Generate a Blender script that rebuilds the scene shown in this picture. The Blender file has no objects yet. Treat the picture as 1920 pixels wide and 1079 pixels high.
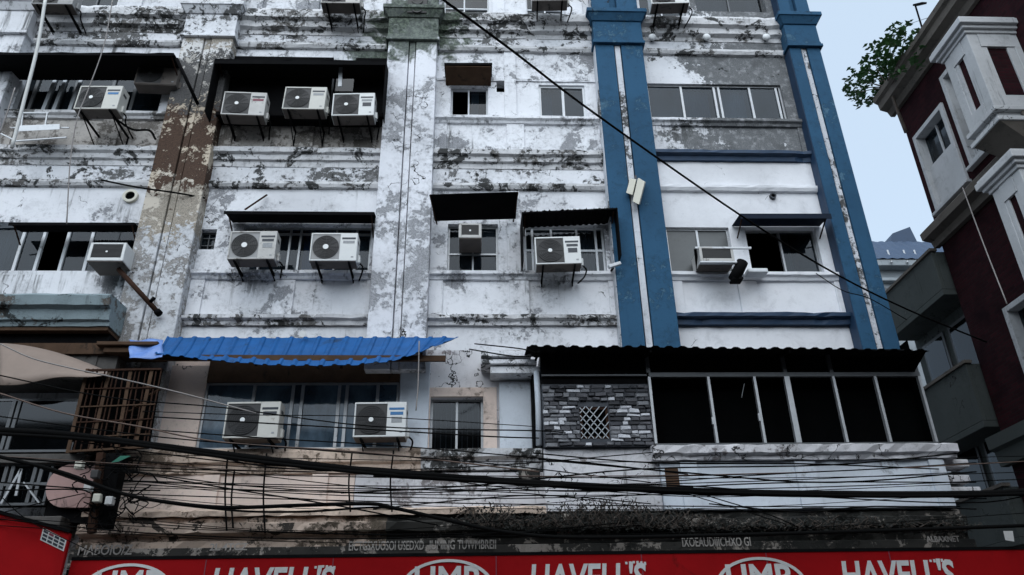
import bpy, bmesh, math, random
import numpy as np
from mathutils import Vector, Matrix
random.seed(7)
scn = bpy.context.scene
col = scn.collection
rad = math.radians
# ------------------------------------------------------------------ camera
FPX = 1450.0
CAM = Vector((0, -12, 1.7))
pit, rol, yaw = rad(27.4348), rad(-1.1542), rad(2.8315)
CF = Vector((math.sin(yaw)*math.cos(pit), math.cos(yaw)*math.cos(pit), math.sin(pit)))
_R0 = Vector((math.cos(yaw), -math.sin(yaw), 0)); _U0 = _R0.cross(CF)
CR = _R0*math.cos(rol)+_U0*math.sin(rol); CU = -_R0*math.sin(rol)+_U0*math.cos(rol)
cd = bpy.data.cameras.new('camera'); cam = bpy.data.objects.new('camera', cd); col.objects.link(cam)
cd.sensor_width = 36; cd.lens = FPX/1920*36; cd.clip_end = 2000; cd.clip_start = .05
m3 = Matrix((CR, CU, -CF)).transposed(); cam.matrix_world = Matrix.Translation(CAM) @ m3.to_4x4()
scn.camera = cam
# ------------------------------------------------------------------ sky and sun
SUN_EL, SUN_AZ = rad(50), rad(190)      # azimuth from +Y clockwise: behind the camera, high
wd = bpy.data.worlds.new('World'); scn.world = wd; wd.use_nodes = True
wt = wd.node_tree; wt.nodes.clear()
sky = wt.nodes.new('ShaderNodeTexSky'); sky.sky_type = 'NISHITA'; sky.sun_disc = False
sky.sun_elevation = SUN_EL; sky.sun_rotation = SUN_AZ; sky.air_density = 1.0; sky.dust_density = 3.0; sky.ozone_density = 2.0
bg = wt.nodes.new('ShaderNodeBackground'); bg.inputs[1].default_value = .10
wo = wt.nodes.new('ShaderNodeOutputWorld'); ov = wt.nodes.new('ShaderNodeMix'); ov.data_type = 'RGBA'; ov.inputs[0].default_value = .72      # overcast: an even pale veil over the clear sky
ov.inputs[7].default_value = (3.75, 4.55, 5.35, 1); wt.links.new(sky.outputs[0], ov.inputs[6]); wt.links.new(ov.outputs[2], bg.inputs[0]); wt.links.new(bg.outputs[0], wo.inputs[0])
sl = bpy.data.lights.new('sun', 'SUN'); sl.energy = 1.4; sl.angle = rad(95); sl.color = (.86, .94, 1)
so = bpy.data.objects.new('sun', sl); col.objects.link(so)
sd = Vector((math.sin(SUN_AZ)*math.cos(SUN_EL), math.cos(SUN_AZ)*math.cos(SUN_EL), math.sin(SUN_EL)))
so.rotation_euler = sd.to_track_quat('Z', 'Y').to_euler(); so.location = sd*60
vs = scn.view_settings; vs.view_transform = 'Standard'; vs.look = 'None'; vs.exposure = 1.05; vs.gamma = 1

def at(px, py, Y=0.0):          # the point of the vertical plane at depth Y that the photograph shows at (px, py)
    d = CF+CR*((px-960)/FPX)-CU*((py-539.5)/FPX); return CAM+d*((Y-CAM.y)/d.y)
def atx(px, py, X):             # the same for a plane of constant X
    d = CF+CR*((px-960)/FPX)-CU*((py-539.5)/FPX); return CAM+d*((X-CAM.x)/d.x)
# ------------------------------------------------------------------ materials
class NT:
    def __init__(s, name):
        s.m = bpy.data.materials.new(name); s.m.use_nodes = True; s.t = s.m.node_tree
        s.b = s.t.nodes['Principled BSDF']; s.out = s.t.nodes['Material Output']
    def n(s, ty, ins=None, **kw):
        o = s.t.nodes.new(ty)
        for k, v in kw.items(): setattr(o, k, v)
        for k, v in (ins or {}).items():
            if hasattr(v, 'is_linked') or hasattr(v, 'links'): s.t.links.new(v, o.inputs[k])
            else: o.inputs[k].default_value = v
        return o
    def pos(s, sc=(1, 1, 1), off=(0, 0, 0)):
        g = s.n('ShaderNodeNewGeometry'); mp = s.n('ShaderNodeMapping', {0: g.outputs['Position']})
        mp.inputs['Scale'].default_value = sc; mp.inputs['Location'].default_value = off; return mp.outputs[0]
    def noise(s, vec, sc, det=6, ro=.6, di=0.):
        return s.n('ShaderNodeTexNoise', {'Vector': vec, 'Scale': sc, 'Detail': det, 'Roughness': ro, 'Distortion': di}).outputs[0]
    def step(s, v, a, b, lo=0., hi=1.):
        return s.n('ShaderNodeMapRange', {0: v, 1: a, 2: b, 3: lo, 4: hi}, interpolation_type='SMOOTHSTEP').outputs[0]
    def math(s, op, a, b=0.): return s.n('ShaderNodeMath', {0: a, 1: b}, operation=op).outputs[0]
    def mix(s, f, a, b):
        o = s.n('ShaderNodeMix', data_type='RGBA')
        for i, v in ((0, f), (6, a), (7, b)):
            if hasattr(v, 'links'): s.t.links.new(v, o.inputs[i])
            else: o.inputs[i].default_value = v if i == 0 or len(v) == 4 else (*v, 1)
        return o.outputs[2]
    def bump(s, h, st, di):
        o = s.n('ShaderNodeBump', {'Height': h, 'Strength': st, 'Distance': di}); s.t.links.new(o.outputs[0], s.b.inputs['Normal'])
    def color(s, c):
        if hasattr(c, 'links'): s.t.links.new(c, s.b.inputs['Base Color'])
        else: s.b.inputs['Base Color'].default_value = (*c, 1)

def plaster(name, paint, under=(.13, .13, .13), peel=.4, mold=.3, streak=.3, crack=.3, dark=(.012, .013, .012), seed=0., algae=None, ramp=None, stain=None, fine=1.0, bands=None, drip=0., msoft=.035):
    """old paint that flakes off a rougher render, with black mould, rain streaks and cracks; everything in world space"""
    t = NT(name); P = t.pos(off=(seed*3.1, seed, seed*1.7))
    big = t.noise(P, .85, 4, .55, .4); mid = t.noise(P, 3.2*fine, 9, .66, .5); fin = t.noise(P, 17, 6, .7)
    hi = t.noise(P, 13*fine, 7, .75, .3)
    s = t.math('ADD', t.math('ADD', t.math('MULTIPLY', big, .42), t.math('MULTIPLY', mid, .36)), t.math('MULTIPLY', hi, .22))
    if ramp:        # more flaking towards one end of the surface
        sep = t.n('ShaderNodeSeparateXYZ', {0: t.pos()}).outputs[ramp[0]]
        s = t.math('ADD', s, t.step(sep, ramp[1], ramp[2], -ramp[3]*.5, ramp[3]*.5))
    bmask = []
    if bands:       # repaired stretches of render, one above the other, with ragged limits
        zz = t.math('ADD', t.n('ShaderNodeSeparateXYZ', {0: t.pos()}).outputs[2], t.math('ADD', t.math('MULTIPLY', t.math('SUBTRACT', mid, .5), 2.6), t.math('MULTIPLY', t.math('SUBTRACT', hi, .5), 1.2)))
        last = 0.
        for (z0, pcol, ucol, bias) in bands:
            bm_ = t.step(zz, z0-.03, z0+.03); bmask.append((bm_, pcol, ucol)); s = t.math('ADD', s, t.math('MULTIPLY', bm_, bias-last)); last = bias
    th = .66-.32*peel
    pm = t.step(s, th-.004, th+.016)                                   # 1 = bare
    halo = t.step(s, th-.075, th+.002)
    vary = t.noise(P, .55, 5, .6)
    pc = t.mix(t.step(vary, .35, .7), paint, tuple(c*.80 for c in paint))
    pc = t.mix(t.math('MULTIPLY', t.step(fin, .5, .75), .25), pc, tuple(c*.62 for c in paint))
    pc = t.mix(t.math('MULTIPLY', t.math('MULTIPLY', halo, t.step(hi, .35, .65)), .55), pc, tuple(c*.42 for c in paint))
    pc = t.mix(t.math('MULTIPLY', t.step(t.noise(P, 2.1, 8, .7, .3), .52, .74), .45), pc, tuple(c*.5 for c in paint))
    sp = t.noise(P, 55, 4, .75)
    gr = t.mix(t.step(sp, .3, .7), tuple(c*.62 for c in under), tuple(min(1, c*1.45) for c in under))
    gr = t.mix(t.math('MULTIPLY', t.step(t.noise(P, 7, 8, .7, .2), .48, .70), .55), gr, tuple(c*.6 for c in paint))
    gr = t.mix(t.math('MULTIPLY', t.step(t.noise(P, 2.4, 6, .6), .5, .72), .5), gr, tuple(c*.4 for c in under))
    for (bm_, pcol, ucol) in bmask:
        pc = t.mix(bm_, pc, pcol); gr = t.mix(bm_, gr, t.mix(t.step(sp, .3, .7), tuple(v*.6 for v in ucol), tuple(v*1.5 for v in ucol)))
    c = t.mix(pm, pc, gr)
    if stain:
        sm = t.step(t.noise(t.pos(off=(7+seed, 3, 1)), 1.6, 7, .62, .6), stain[1]-.03, stain[1]+.04); c = t.mix(t.math('MULTIPLY', sm, .9), c, stain[0])
    # mould blotches: ragged, with a lacy edge
    mo = t.noise(t.pos(off=(seed+9, 4, seed)), 1.7, 9, .72, 1.1); m2 = t.noise(P, 9, 6, .7, .8)
    mv = t.math('ADD', t.math('MULTIPLY', mo, .7), t.math('MULTIPLY', m2, .3)); mt = .70-.24*mold
    mm = t.step(mv, mt, mt+msoft)
    c = t.mix(t.math('MULTIPLY', mm, .93), c, dark)
    # rain streaks
    sn = t.noise(t.pos(sc=(5.5, 5.5, .42), off=(seed, 0, 2)), 1.3, 8, .68, .25); sk = t.noise(P, 1.1, 4, .5)
    sm = t.math('MULTIPLY', t.step(sn, .68-.2*streak, .84-.2*streak), t.step(sk, .42, .6))
    c = t.mix(t.math('MULTIPLY', sm, .8), c, tuple(d*2.2 for d in dark))
    if drip > 0:    # soot washed off the ledges and the sills
        zc_ = t.n('ShaderNodeSeparateXYZ', {0: t.pos()}).outputs[2]; s3 = t.noise(t.pos(sc=(9, 9, .25), off=(seed*2, 0, 0)), 1.2, 6, .7, .15)
        for z0 in (3.52, 1.25+3.47-.03):
            dz = t.math('MODULO', t.math('SUBTRACT', 38.17+z0, zc_), 3.47)          # metres below that ledge
            ln_ = t.math('MULTIPLY', t.math('SUBTRACT', t.math('ADD', s3, t.math('MULTIPLY', t.math('SUBTRACT', big, .5), .9)), .60-.08*drip), 3.4)
            dm = t.step(t.math('SUBTRACT', dz, ln_), -.25, .04, 1., 0.)
            c = t.mix(t.math('MULTIPLY', dm, .55*drip+.15), c, tuple(d*2.5 for d in dark))
    if crack > 0:
        wv = t.n('ShaderNodeVectorMath', {0: P, 1: t.n('ShaderNodeTexNoise', {'Vector': P, 'Scale': 2.5, 'Detail': 5}).outputs[1]}, operation='ADD').outputs[0]
        vo = t.n('ShaderNodeTexVoronoi', {'Vector': wv, 'Scale': 1.1}, feature='DISTANCE_TO_EDGE').outputs[0]
        cm = t.math('MULTIPLY', t.step(vo, .004, .013, 1., 0.), t.step(t.noise(P, .9, 3), .66-.25*crack, .70-.25*crack))
        c = t.mix(cm, c, (.012, .012, .012))
    if algae:
        ax, az, ar = algae
        dv = t.n('ShaderNodeVectorMath', {0: t.pos(), 1: (ax, -.3, az)}, operation='DISTANCE').outputs['Value']
        am = t.step(t.math('ADD', t.math('MULTIPLY', dv, -1/ar), t.math('MULTIPLY', mid, 1.5)), -.02, .22)
        ac = t.mix(t.step(fin, .4, .65), (.022, .034, .022), (.11, .14, .10)); c = t.mix(t.math('MULTIPLY', am, .88), c, ac)
    t.color(c); t.b.inputs['Roughness'].default_value = .88; t.b.inputs['Specular IOR Level'].default_value = .25
    h = t.math('ADD', t.math('MULTIPLY', pm, -.6), t.math('MULTIPLY', sp, .35)); h = t.math('ADD', h, t.math('MULTIPLY', mid, .5))
    t.bump(h, .55, .02); return t.m

def simple(name, c, rough=.6, metal=0., var=.35, sc=6., dirt=0., dirtc=(.02, .018, .015), bump=.0, spec=.4, streaky=False):
    t = NT(name); P = t.pos(sc=(4, 4, .6)) if streaky else t.pos()
    n1 = t.noise(P, sc, 7, .65, .3); cc = t.mix(n1, tuple(v*(1-var) for v in c), tuple(min(1, v*(1+var)) for v in c))
    if dirt > 0: cc = t.mix(t.step(t.noise(t.pos(off=(3, 1, 5)), sc*.6, 9, .7, .6), .68-.3*dirt, .80-.3*dirt), cc, dirtc)
    t.color(cc); t.b.inputs['Roughness'].default_value = rough; t.b.inputs['Metallic'].default_value = metal; t.b.inputs['Specular IOR Level'].default_value = spec
    if bump: t.bump(t.noise(t.pos(), sc*6, 5, .7), bump, .01)
    return t.m

def glass(name, tint=(.30, .36, .40), dust=.12):
    t = NT(name); t.t.nodes.remove(t.b)
    tr = t.n('ShaderNodeBsdfTransparent', {0: (*tint, 1)}); gl = t.n('ShaderNodeBsdfGlossy', {0: (.9, .95, 1, 1), 'Roughness': .05})
    df = t.n('ShaderNodeBsdfDiffuse', {0: (.10, .15, .20, 1)})
    fr = t.n('ShaderNodeFresnel', {0: 1.36}).outputs[0]
    dn = t.step(t.noise(t.pos(sc=(1, 1, .6)), 1.6, 6, .6), .3, .75, dust*.25, dust*1.6)
    a = t.n('ShaderNodeMixShader', {0: dn, 1: tr.outputs[0], 2: df.outputs[0]})
    b = t.n('ShaderNodeMixShader', {0: t.math('MULTIPLY', fr, 1.15), 1: a.outputs[0], 2: gl.outputs[0]})
    t.t.links.new(b.outputs[0], t.out.inputs[0]); return t.m

WH = (.75, .76, .79)
M = {}
M['white1'] = plaster('peeling_white_plaster', WH, drip=.7, under=(.24, .245, .26), msoft=.10, peel=.32, mold=.32, streak=.9, crack=.2, seed=1)
M['white2'] = plaster('peeling_white_plaster_bay', WH, drip=.6, under=(.25, .255, .27), msoft=.10, peel=.42, mold=.34, streak=.6, crack=.3, seed=2, algae=(-1.9, 13.6, 1.3))
M['white3'] = plaster('flaking_white_plaster', (.77, .78, .81), drip=.6, under=(.24, .245, .26), msoft=.09, peel=.38, mold=.36, streak=.5, crack=.25, seed=5, algae=(-.9, 13.9, 1.2))
M['gray4'] = plaster('bare_grey_render', WH, drip=.6, under=(.13, .135, .14), peel=.62, mold=.48, streak=.3, crack=.1, seed=4, ramp=(0, 3.3, 6.4, .22))
M['clean'] = plaster('fresh_white_paint', (.80, .81, .84), peel=.02, mold=.03, streak=.05, crack=.12, seed=8)
M['ledge'] = plaster('mouldy_ledge_plaster', (.66, .66, .67), under=(.12, .115, .11), peel=.40, mold=.74, streak=.5, crack=.2, seed=3, algae=(-1.3, 14.1, 1.4))
M['frieze'] = plaster('stained_frieze_plaster', WH, under=(.11, .11, .11), peel=.42, mold=.66, streak=.25, crack=.2, seed=6, algae=(-1.3, 14.0, 1.7))
M['pil_left'] = plaster('brown_flaked_pilaster_plaster', (.60, .61, .63), under=(.24, .23, .22), peel=.50, mold=.22, streak=.3, crack=.5, seed=11, fine=1.3,
    bands=[(8.9, (.52, .47, .40), (.27, .24, .20), 0.), (9.85, (.50, .43, .34), (.060, .036, .025), .045), (11.65, (.40, .38, .35), (.075, .073, .072), .09), (12.95, (.62, .61, .60), (.30, .27, .23), .0)])
M['stainwall'] = plaster('soot_stained_parapet_plaster', (.50, .47, .44), under=(.17, .155, .14), msoft=.08, peel=.42, mold=.46, streak=.7, crack=.2, seed=61)
M['pil_mid'] = plaster('white_flaked_pilaster_plaster', (.76, .77, .81), under=(.27, .275, .29), msoft=.08, peel=.44, mold=.24, streak=.4, crack=.25, seed=13, algae=(-1.3, 14.0, 1.5), fine=.8)
M['cream'] = plaster('cream_painted_plaster', (.78, .64, .56), under=(.30, .24, .20), peel=.22, mold=.25, streak=.35, crack=.4, seed=17)
M['creamledge'] = plaster('cream_ledge_plaster', (.66, .52, .42), under=(.16, .12, .09), peel=.36, mold=.34, streak=.4, crack=.3, seed=18)
M['lowcornice'] = plaster('grimy_cream_cornice', (.56, .44, .36), under=(.10, .08, .06), peel=.40, mold=.68, streak=.6, crack=.3, seed=19)
M['lowwall'] = plaster('lower_wall_paint', (.70, .69, .71), under=(.22, .20, .20), peel=.30, mold=.28, streak=.45, crack=.85, seed=21)
M['lowblue'] = plaster('pale_blue_wall_paint', (.66, .71, .77), under=(.3, .3, .32), peel=.20, mold=.26, streak=.3, crack=.2, seed=23)
M['dirty'] = plaster('black_stained_ledge', (.30, .27, .24), under=(.05, .045, .04), peel=.42, mold=1.1, streak=.6, crack=.2, seed=25)
M['stripe'] = plaster('chipped_white_strip', (.62, .64, .68), under=(.07, .07, .07), peel=.36, mold=.42, streak=.1, crack=0, seed=29, fine=2.)
M['blue'] = plaster('blue_pilaster_paint', (.024, .085, .160), under=(.055, .125, .19), peel=.33, mold=.14, streak=.7, crack=.08, dark=(.008, .03, .06), seed=31)
M['bluedk'] = simple('dark_blue_paint', (.009, .033, .075), .6, var=.4)
M['navy'] = simple('navy_black_sheet', (.006, .012, .026), .7, var=.4, spec=.15)
M['black'] = simple('shade_black_metal', (.006, .006, .0065), .85, var=.5, sc=4, spec=.03)  # near-black base colour includes the shade below the canopies
M['rust'] = simple('rusty_iron', (.035, .018, .012), .9, var=.6, sc=9, bump=.3, spec=.1)
M['wood'] = simple('old_brown_boards', (.07, .043, .028), .9, var=.6, sc=5, dirt=.4, spec=.1)
M['tan'] = simple('tan_tarpaulin', (.22, .17, .14), .8, var=.25, sc=2.5, dirt=.12)
M['room'] = simple('room_shade', (.0025, .0028, .003), .95, var=.3, spec=0)  # near-black colour carries the shade inside the openings
M['alu'] = simple('weathered_aluminium', (.36, .37, .38), .45, .6, .3, 9, dirt=.25)
M['aludk'] = simple('dark_aluminium', (.10, .105, .11), .5, .5, .3, 9)
M['whiteframe'] = simple('white_window_frame', (.62, .64, .66), .5, 0, .2, 8, dirt=.25)
M['glass'] = glass('window_glass', (.25, .30, .34), .05); M['glassdark'] = glass('dark_glass', (.10, .11, .12), .01)
M['glassblue'] = glass('blue_tinted_glass', (.14, .22, .29), .09)
M['glassfilm'] = glass('blue_film_glass', (.10, .18, .25), .75)
M['frost'] = simple('frosted_grey_pane', (.075, .08, .08), .35, 0, .3, 3, dirt=.2)
M['acbody'] = simple('off_white_ac_casing', (.60, .61, .60), .45, 0, .12, 5, dirt=.18, dirtc=(.22, .19, .15))
M['acdirty'] = simple('grimy_ac_casing', (.44, .43, .41), .55, 0, .25, 5, dirt=.42, dirtc=(.10, .085, .07))
M['acgrey'] = simple('grey_ac_panel', (.26, .26, .26), .55, 0, .2, 6)
M['acdark'] = simple('dark_ac_panel', (.035, .034, .034), .6, 0, .3, 6)
M['acgrille'] = simple('black_fan_grille', (.010, .010, .011), .5, 0, .3, 6)
M['acunder'] = simple('brown_ac_underside', (.10, .085, .075), .8, 0, .4, 5, dirt=.4)
M['hub'] = simple('white_fan_hub', (.70, .71, .70), .4, 0, .1)
M['acyellow'] = simple('yellowed_ac_casing', (.50, .49, .45), .5, 0, .15, 5, dirt=.30, dirtc=(.16, .12, .08))
M['fascia'] = simple('faded_fascia_lettering', (.30, .28, .26), .7, 0, .4, 20, dirt=.35)
M['curtain'] = simple('pale_curtain_cloth', (.12, .16, .20), .9, 0, .25, 3)
M['stk_dark'] = simple('dark_sticker', (.02, .025, .035), .5, 0, .5, 30)
M['stk_blue'] = simple('blue_sticker', (.03, .14, .32), .5, 0, .4, 30)
M['stk_red'] = simple('maroon_sticker', (.16, .03, .05), .5, 0, .4, 30)
M['stk_grey'] = simple('faded_grey_sticker', (.25, .26, .27), .5, 0, .6, 60)
M['pipe'] = simple('white_plastic_pipe', (.55, .55, .53), .5, 0, .2, 4, dirt=.2)
M['cable'] = simple('black_cable_sheath', (.004, .004, .004), .9, 0, .3, 9, spec=.05)
M['cablegrey'] = simple('grey_cable_sheath', (.22, .20, .19), .6, 0, .3, 9)
M['cablebrown'] = simple('brown_wire', (.10, .065, .05), .7, 0, .4, 9)
M['corr'] = simple('blue_corrugated_sheet', (.006, .072, .225), .6, 0, .5, 3.5, dirt=.38, dirtc=(.012, .035, .08), spec=.2)
M['plastic'] = simple('pale_blue_plastic', (.12, .22, .50), .4, 0, .5, 7)
M['tealtrim'] = plaster('teal_grey_cornice_paint', (.24, .30, .32), under=(.10, .09, .08), peel=.4, mold=.62, streak=.5, crack=.1, seed=33)
M['red'] = simple('red_sign_vinyl', (.27, .004, .006), .75, 0, .35, 1.6, dirt=.3, dirtc=(.10, .004, .004), bump=.15, spec=.08)
M['sign_white'] = simple('white_sign_lettering', (.55, .55, .54), .5, 0, .2, 9, dirt=.2, dirtc=(.2, .17, .16))
M['lamp'] = simple('white_lamp_globe', (.72, .74, .75), .35, 0, .1)
M['pink'] = simple('pink_painted_panel', (.36, .23, .21), .8, 0, .3, 3, dirt=.35)
M['gutter'] = simple('grey_dirty_gutter', (.09, .085, .08), .9, 0, .5, 6, dirt=.45, spec=.1)
M['creambox'] = simple('cream_plastic_box', (.55, .53, .45), .5, 0, .15)
M['leaf'] = simple('green_leaf', (.045, .115, .035), .6, 0, .5, 3)
M['leafdk'] = simple('dark_dusty_leaf', (.009, .010, .008), .8, 0, .6, 8)
M['bark'] = simple('grey_bark', (.07, .055, .045), .85, 0, .4, 12, bump=.4)
M['asphalt'] = simple('asphalt', (.05, .05, .052), .9, 0, .3, 3, bump=.3)
M['paving'] = simple('concrete_paving', (.16, .155, .15), .9, 0, .3, 3, bump=.2)
M['sheet_grey'] = simple('galvanised_sheet', (.30, .32, .34), .4, .5, .3, 3, dirt=.3)
M['redwhite'] = plaster('white_grey_trim_paint', (.52, .53, .54), under=(.3, .3, .3), peel=.14, mold=.16, streak=.55, crack=.15, seed=41)
M['redcornice'] = plaster('brown_grey_cornice', (.13, .115, .10), under=(.10, .09, .08), peel=.3, mold=.4, streak=.4, crack=0, seed=43)
M['greyb'] = plaster('grey_green_plaster', (.065, .075, .072), under=(.08, .09, .09), peel=.2, mold=.25, streak=.5, crack=.3, seed=45)
M['farb'] = plaster('blue_grey_far_plaster', (.30, .33, .35), under=(.15, .16, .17), peel=.2, mold=.3, streak=.5, crack=.2, seed=47)
M['bluesheet'] = simple('faded_blue_roof_sheet', (.016, .04, .085), .5, 0, .3, 2)
M['opp'] = plaster('light_block_paint', (.07, .065, .06), peel=.2, mold=.2, streak=.4, crack=.1, seed=49)

def brickmat():
    t = NT('shaded_maroon_brick'); g = t.n('ShaderNodeNewGeometry'); s = t.n('ShaderNodeSeparateXYZ', {0: g.outputs['Position']})
    u = t.math('ADD', s.outputs[0], s.outputs[1]); v = t.n('ShaderNodeCombineXYZ', {0: u, 1: s.outputs[2]}).outputs[0]
    br = t.n('ShaderNodeTexBrick', {'Vector': v, 'Color1': (.034, .009, .012, 1), 'Color2': (.020, .007, .009, 1), 'Mortar': (.018, .013, .014, 1), 'Scale': 1., 'Mortar Size': .007, 'Brick Width': .23, 'Row Height': .078, 'Bias': 0.})  # brick colours lowered to hold the lane's deep shade
    c = t.mix(t.step(t.noise(t.pos(), 1.4, 7, .6), .45, .72), br.outputs[0], (.012, .005, .007)); t.color(c)
    t.b.inputs['Roughness'].default_value = .9; t.b.inputs['Specular IOR Level'].default_value = .06; t.bump(t.math('MULTIPLY', br.outputs[1], -1), .5, .01); return t.m
M['brick'] = brickmat()
def stonemat(i, c):
    return simple('cladding_stone_'+'abcde'[i], c, .75, 0, .45, 16, bump=.4)
STONES = [stonemat(i, c) for i, c in enumerate([(.05, .052, .06), (.09, .09, .10), (.03, .031, .036), (.50, .51, .54), (.20, .205, .22)])]

# ------------------------------------------------------------------ mesh helpers
class MB:
    def __init__(s): s.v = []; s.f = []; s.mi = []
    def quad(s, pts, m=0): i = len(s.v); s.v += [tuple(p) for p in pts]; s.f.append(tuple(range(i, i+len(pts)))); s.mi.append(m); return s
    def hexa(s, p, m=0):           # eight corners: four of the bottom (counter-clockwise), four of the top
        i = len(s.v); s.v += [tuple(q) for q in p]
        for f in ((3, 2, 1, 0), (4, 5, 6, 7), (0, 1, 5, 4), (1, 2, 6, 5), (2, 3, 7, 6), (3, 0, 4, 7)): s.f.append(tuple(i+k for k in f)); s.mi.append(m)
        return s
    def box(s, x0, x1, y0, y1, z0, z1, m=0):
        return s.hexa([(x0, y0, z0), (x1, y0, z0), (x1, y1, z0), (x0, y1, z0), (x0, y0, z1), (x1, y0, z1), (x1, y1, z1), (x0, y1, z1)], m)
    def bar(s, a, b, w, h=None, m=0, up=(0, 0, 1)):
        a, b = Vector(a), Vector(b); d = (b-a).normalized(); u = Vector(up)
        if abs(d.dot(u)) > .95: u = Vector((0, 1, 0))
        r = d.cross(u).normalized(); u = r.cross(d); h = h or w; r = r*w/2; u = u*h/2
        return s.hexa([a-r-u, a+r-u, b+r-u, b-r-u, a-r+u, a+r+u, b+r+u, b-r+u], m)
    def tube(s, pts, r, n=6, m=0, r1=None, caps=True):
        pts = [Vector(p) for p in pts]; i0 = len(s.v); L = len(pts)
        for k, p in enumerate(pts):
            d = (pts[min(k+1, L-1)]-pts[max(k-1, 0)]).normalized(); u = Vector((0, 0, 1)) if abs(d.z) < .9 else Vector((1, 0, 0))
            a = d.cross(u).normalized(); b = d.cross(a); rr = r if r1 is None else r+(r1-r)*k/(L-1)
            for j in range(n): w = 2*math.pi*j/n; s.v.append(tuple(p+a*math.cos(w)*rr+b*math.sin(w)*rr))
        for k in range(L-1):
            for j in range(n): s.f.append((i0+k*n+j, i0+k*n+(j+1) % n, i0+(k+1)*n+(j+1) % n, i0+(k+1)*n+j)); s.mi.append(m)
        if caps:
            s.f.append(tuple(i0+j for j in range(n))[::-1]); s.mi.append(m); s.f.append(tuple(i0+(L-1)*n+j for j in range(n))); s.mi.append(m)
        return s
    def disc(s, c, r, y0, y1, n=20, m=0):       # a short cylinder along Y
        i = len(s.v); c = Vector(c)
        for y in (y0, y1):
            for j in range(n): w = 2*math.pi*j/n; s.v.append((c.x+r*math.cos(w), y, c.z+r*math.sin(w)))
        s.f.append(tuple(i+j for j in range(n))); s.f.append(tuple(i+n+j for j in range(n))[::-1]); s.mi += [m, m]
        for j in range(n): s.f.append((i+j, i+n+j, i+n+(j+1) % n, i+(j+1) % n)); s.mi.append(m)
        return s
    def ring(s, c, r, w, y, dep=.008, n=24, m=0):
        i = len(s.v)
        for rr, yy in ((r-w/2, y), (r+w/2, y), (r+w/2, y+dep), (r-w/2, y+dep)):
            for j in range(n): a = 2*math.pi*j/n; s.v.append((c[0]+rr*math.cos(a), yy, c[2]+rr*math.sin(a)))
        for q in range(4):
            for j in range(n): s.f.append((i+q*n+j, i+q*n+(j+1) % n, i+((q+1) % 4)*n+(j+1) % n, i+((q+1) % 4)*n+j)); s.mi.append(m)
        return s
    def mesh(s, name, mats, loc=(0, 0, 0), smooth=False):
        me = bpy.data.meshes.new(name); lo = Vector(loc)
        me.from_pydata([tuple(Vector(v)-lo) for v in s.v], [], s.f)
        for m in (mats if isinstance(mats, (list, tuple)) else [mats]): me.materials.append(m if not isinstance(m, str) else M[m])
        me.polygons.foreach_set('material_index', s.mi)
        if smooth: me.polygons.foreach_set('use_smooth', [True]*len(s.f))
        if len(s.f) == 1: return me
        bm = bmesh.new(); bm.from_mesh(me); bmesh.ops.recalc_face_normals(bm, faces=bm.faces); bm.to_mesh(me); bm.free()
        return me
    def build(s, name, mats, parent=None, bevel=0., smooth=False):
        loc = parent_loc(parent); me = s.mesh(name, mats, loc, smooth)
        o = bpy.data.objects.new(name, me); col.objects.link(o)
        if parent: o.parent = parent
        if bevel:
            md = o.modifiers.new('bevel', 'BEVEL'); md.width = bevel; md.segments = 2; md.limit_method = 'ANGLE'
        return o
def parent_loc(p):
    v = Vector((0, 0, 0))
    while p: v = v+p.location; p = p.parent
    return v
def tag(o, label, cat, group=None, kind=None):
    if label: o['label'] = label
    if cat: o['category'] = cat
    if group: o['group'] = group
    if kind: o['kind'] = kind
    return o
def thing(name, label, cat, loc=(0, 0, 0), group=None):
    o = bpy.data.objects.new(name, None); col.objects.link(o); o.location = loc; o.empty_display_size = .2
    return tag(o, label, cat, group)
def part(name, mb, mats, parent, label=None, **kw):
    o = mb.build(name, mats, parent, **kw)
    if label: o['label'] = label
    return o
def structure(name, mb, mats):
    o = mb.build(name, mats); o['kind'] = 'structure'; return o
def copy_tree(o, parent=None):
    c = o.copy(); col.objects.link(c)
    if parent: c.parent = parent
    for ch in list(o.children): copy_tree(ch, c)
    return c
def spline(pts, n=8):
    P = [Vector(p) for p in pts]; P = [P[0]*2-P[1]]+P+[P[-1]*2-P[-2]]; out = []
    for k in range(1, len(P)-2):
        for j in range(n):
            t = j/n; a, b, c, d = P[k-1:k+3]
            out.append(.5*((2*b)+(c-a)*t+(2*a-5*b+4*c-d)*t*t+(3*b-a-3*c+d)*t*t*t))
    return out+[P[-2]]
def text_mesh(s, h, ext=.01, shear=0., off=0., sx=1.):
    cu = bpy.data.curves.new('t', 'FONT'); cu.body = s; cu.size = h/.69; cu.extrude = ext; cu.shear = shear; cu.offset = off; cu.resolution_u = 3
    o = bpy.data.objects.new('t', cu); col.objects.link(o); dg = bpy.context.evaluated_depsgraph_get(); dg.update()
    me = bpy.data.meshes.new_from_object(o.evaluated_get(dg)); bpy.data.objects.remove(o); bpy.data.curves.remove(cu)
    xs = [v.co.x for v in me.vertices]; x0 = min(xs)
    for v in me.vertices: v.co = Vector(((v.co.x-x0)*sx, -v.co.z, v.co.y))
    me.materials.clear(); return me

# ------------------------------------------------------------------ ground
structure('ground', MB().quad([(-400, -400, -.02), (400, -400, -.02), (400, 400, -.02), (-400, 400, -.02)]), 'asphalt')
structure('road', MB().quad([(-90, -17, 0), (90, -17, 0), (90, -2.6, 0), (-90, -2.6, 0)]), 'asphalt')
structure('pavement', MB().box(-60, 7.3, -2.6, 0, -.01, .14), 'paving')
structure('pavement_opposite', MB().box(-60, 60, -21, -17, -.01, .14), 'paving')

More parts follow.
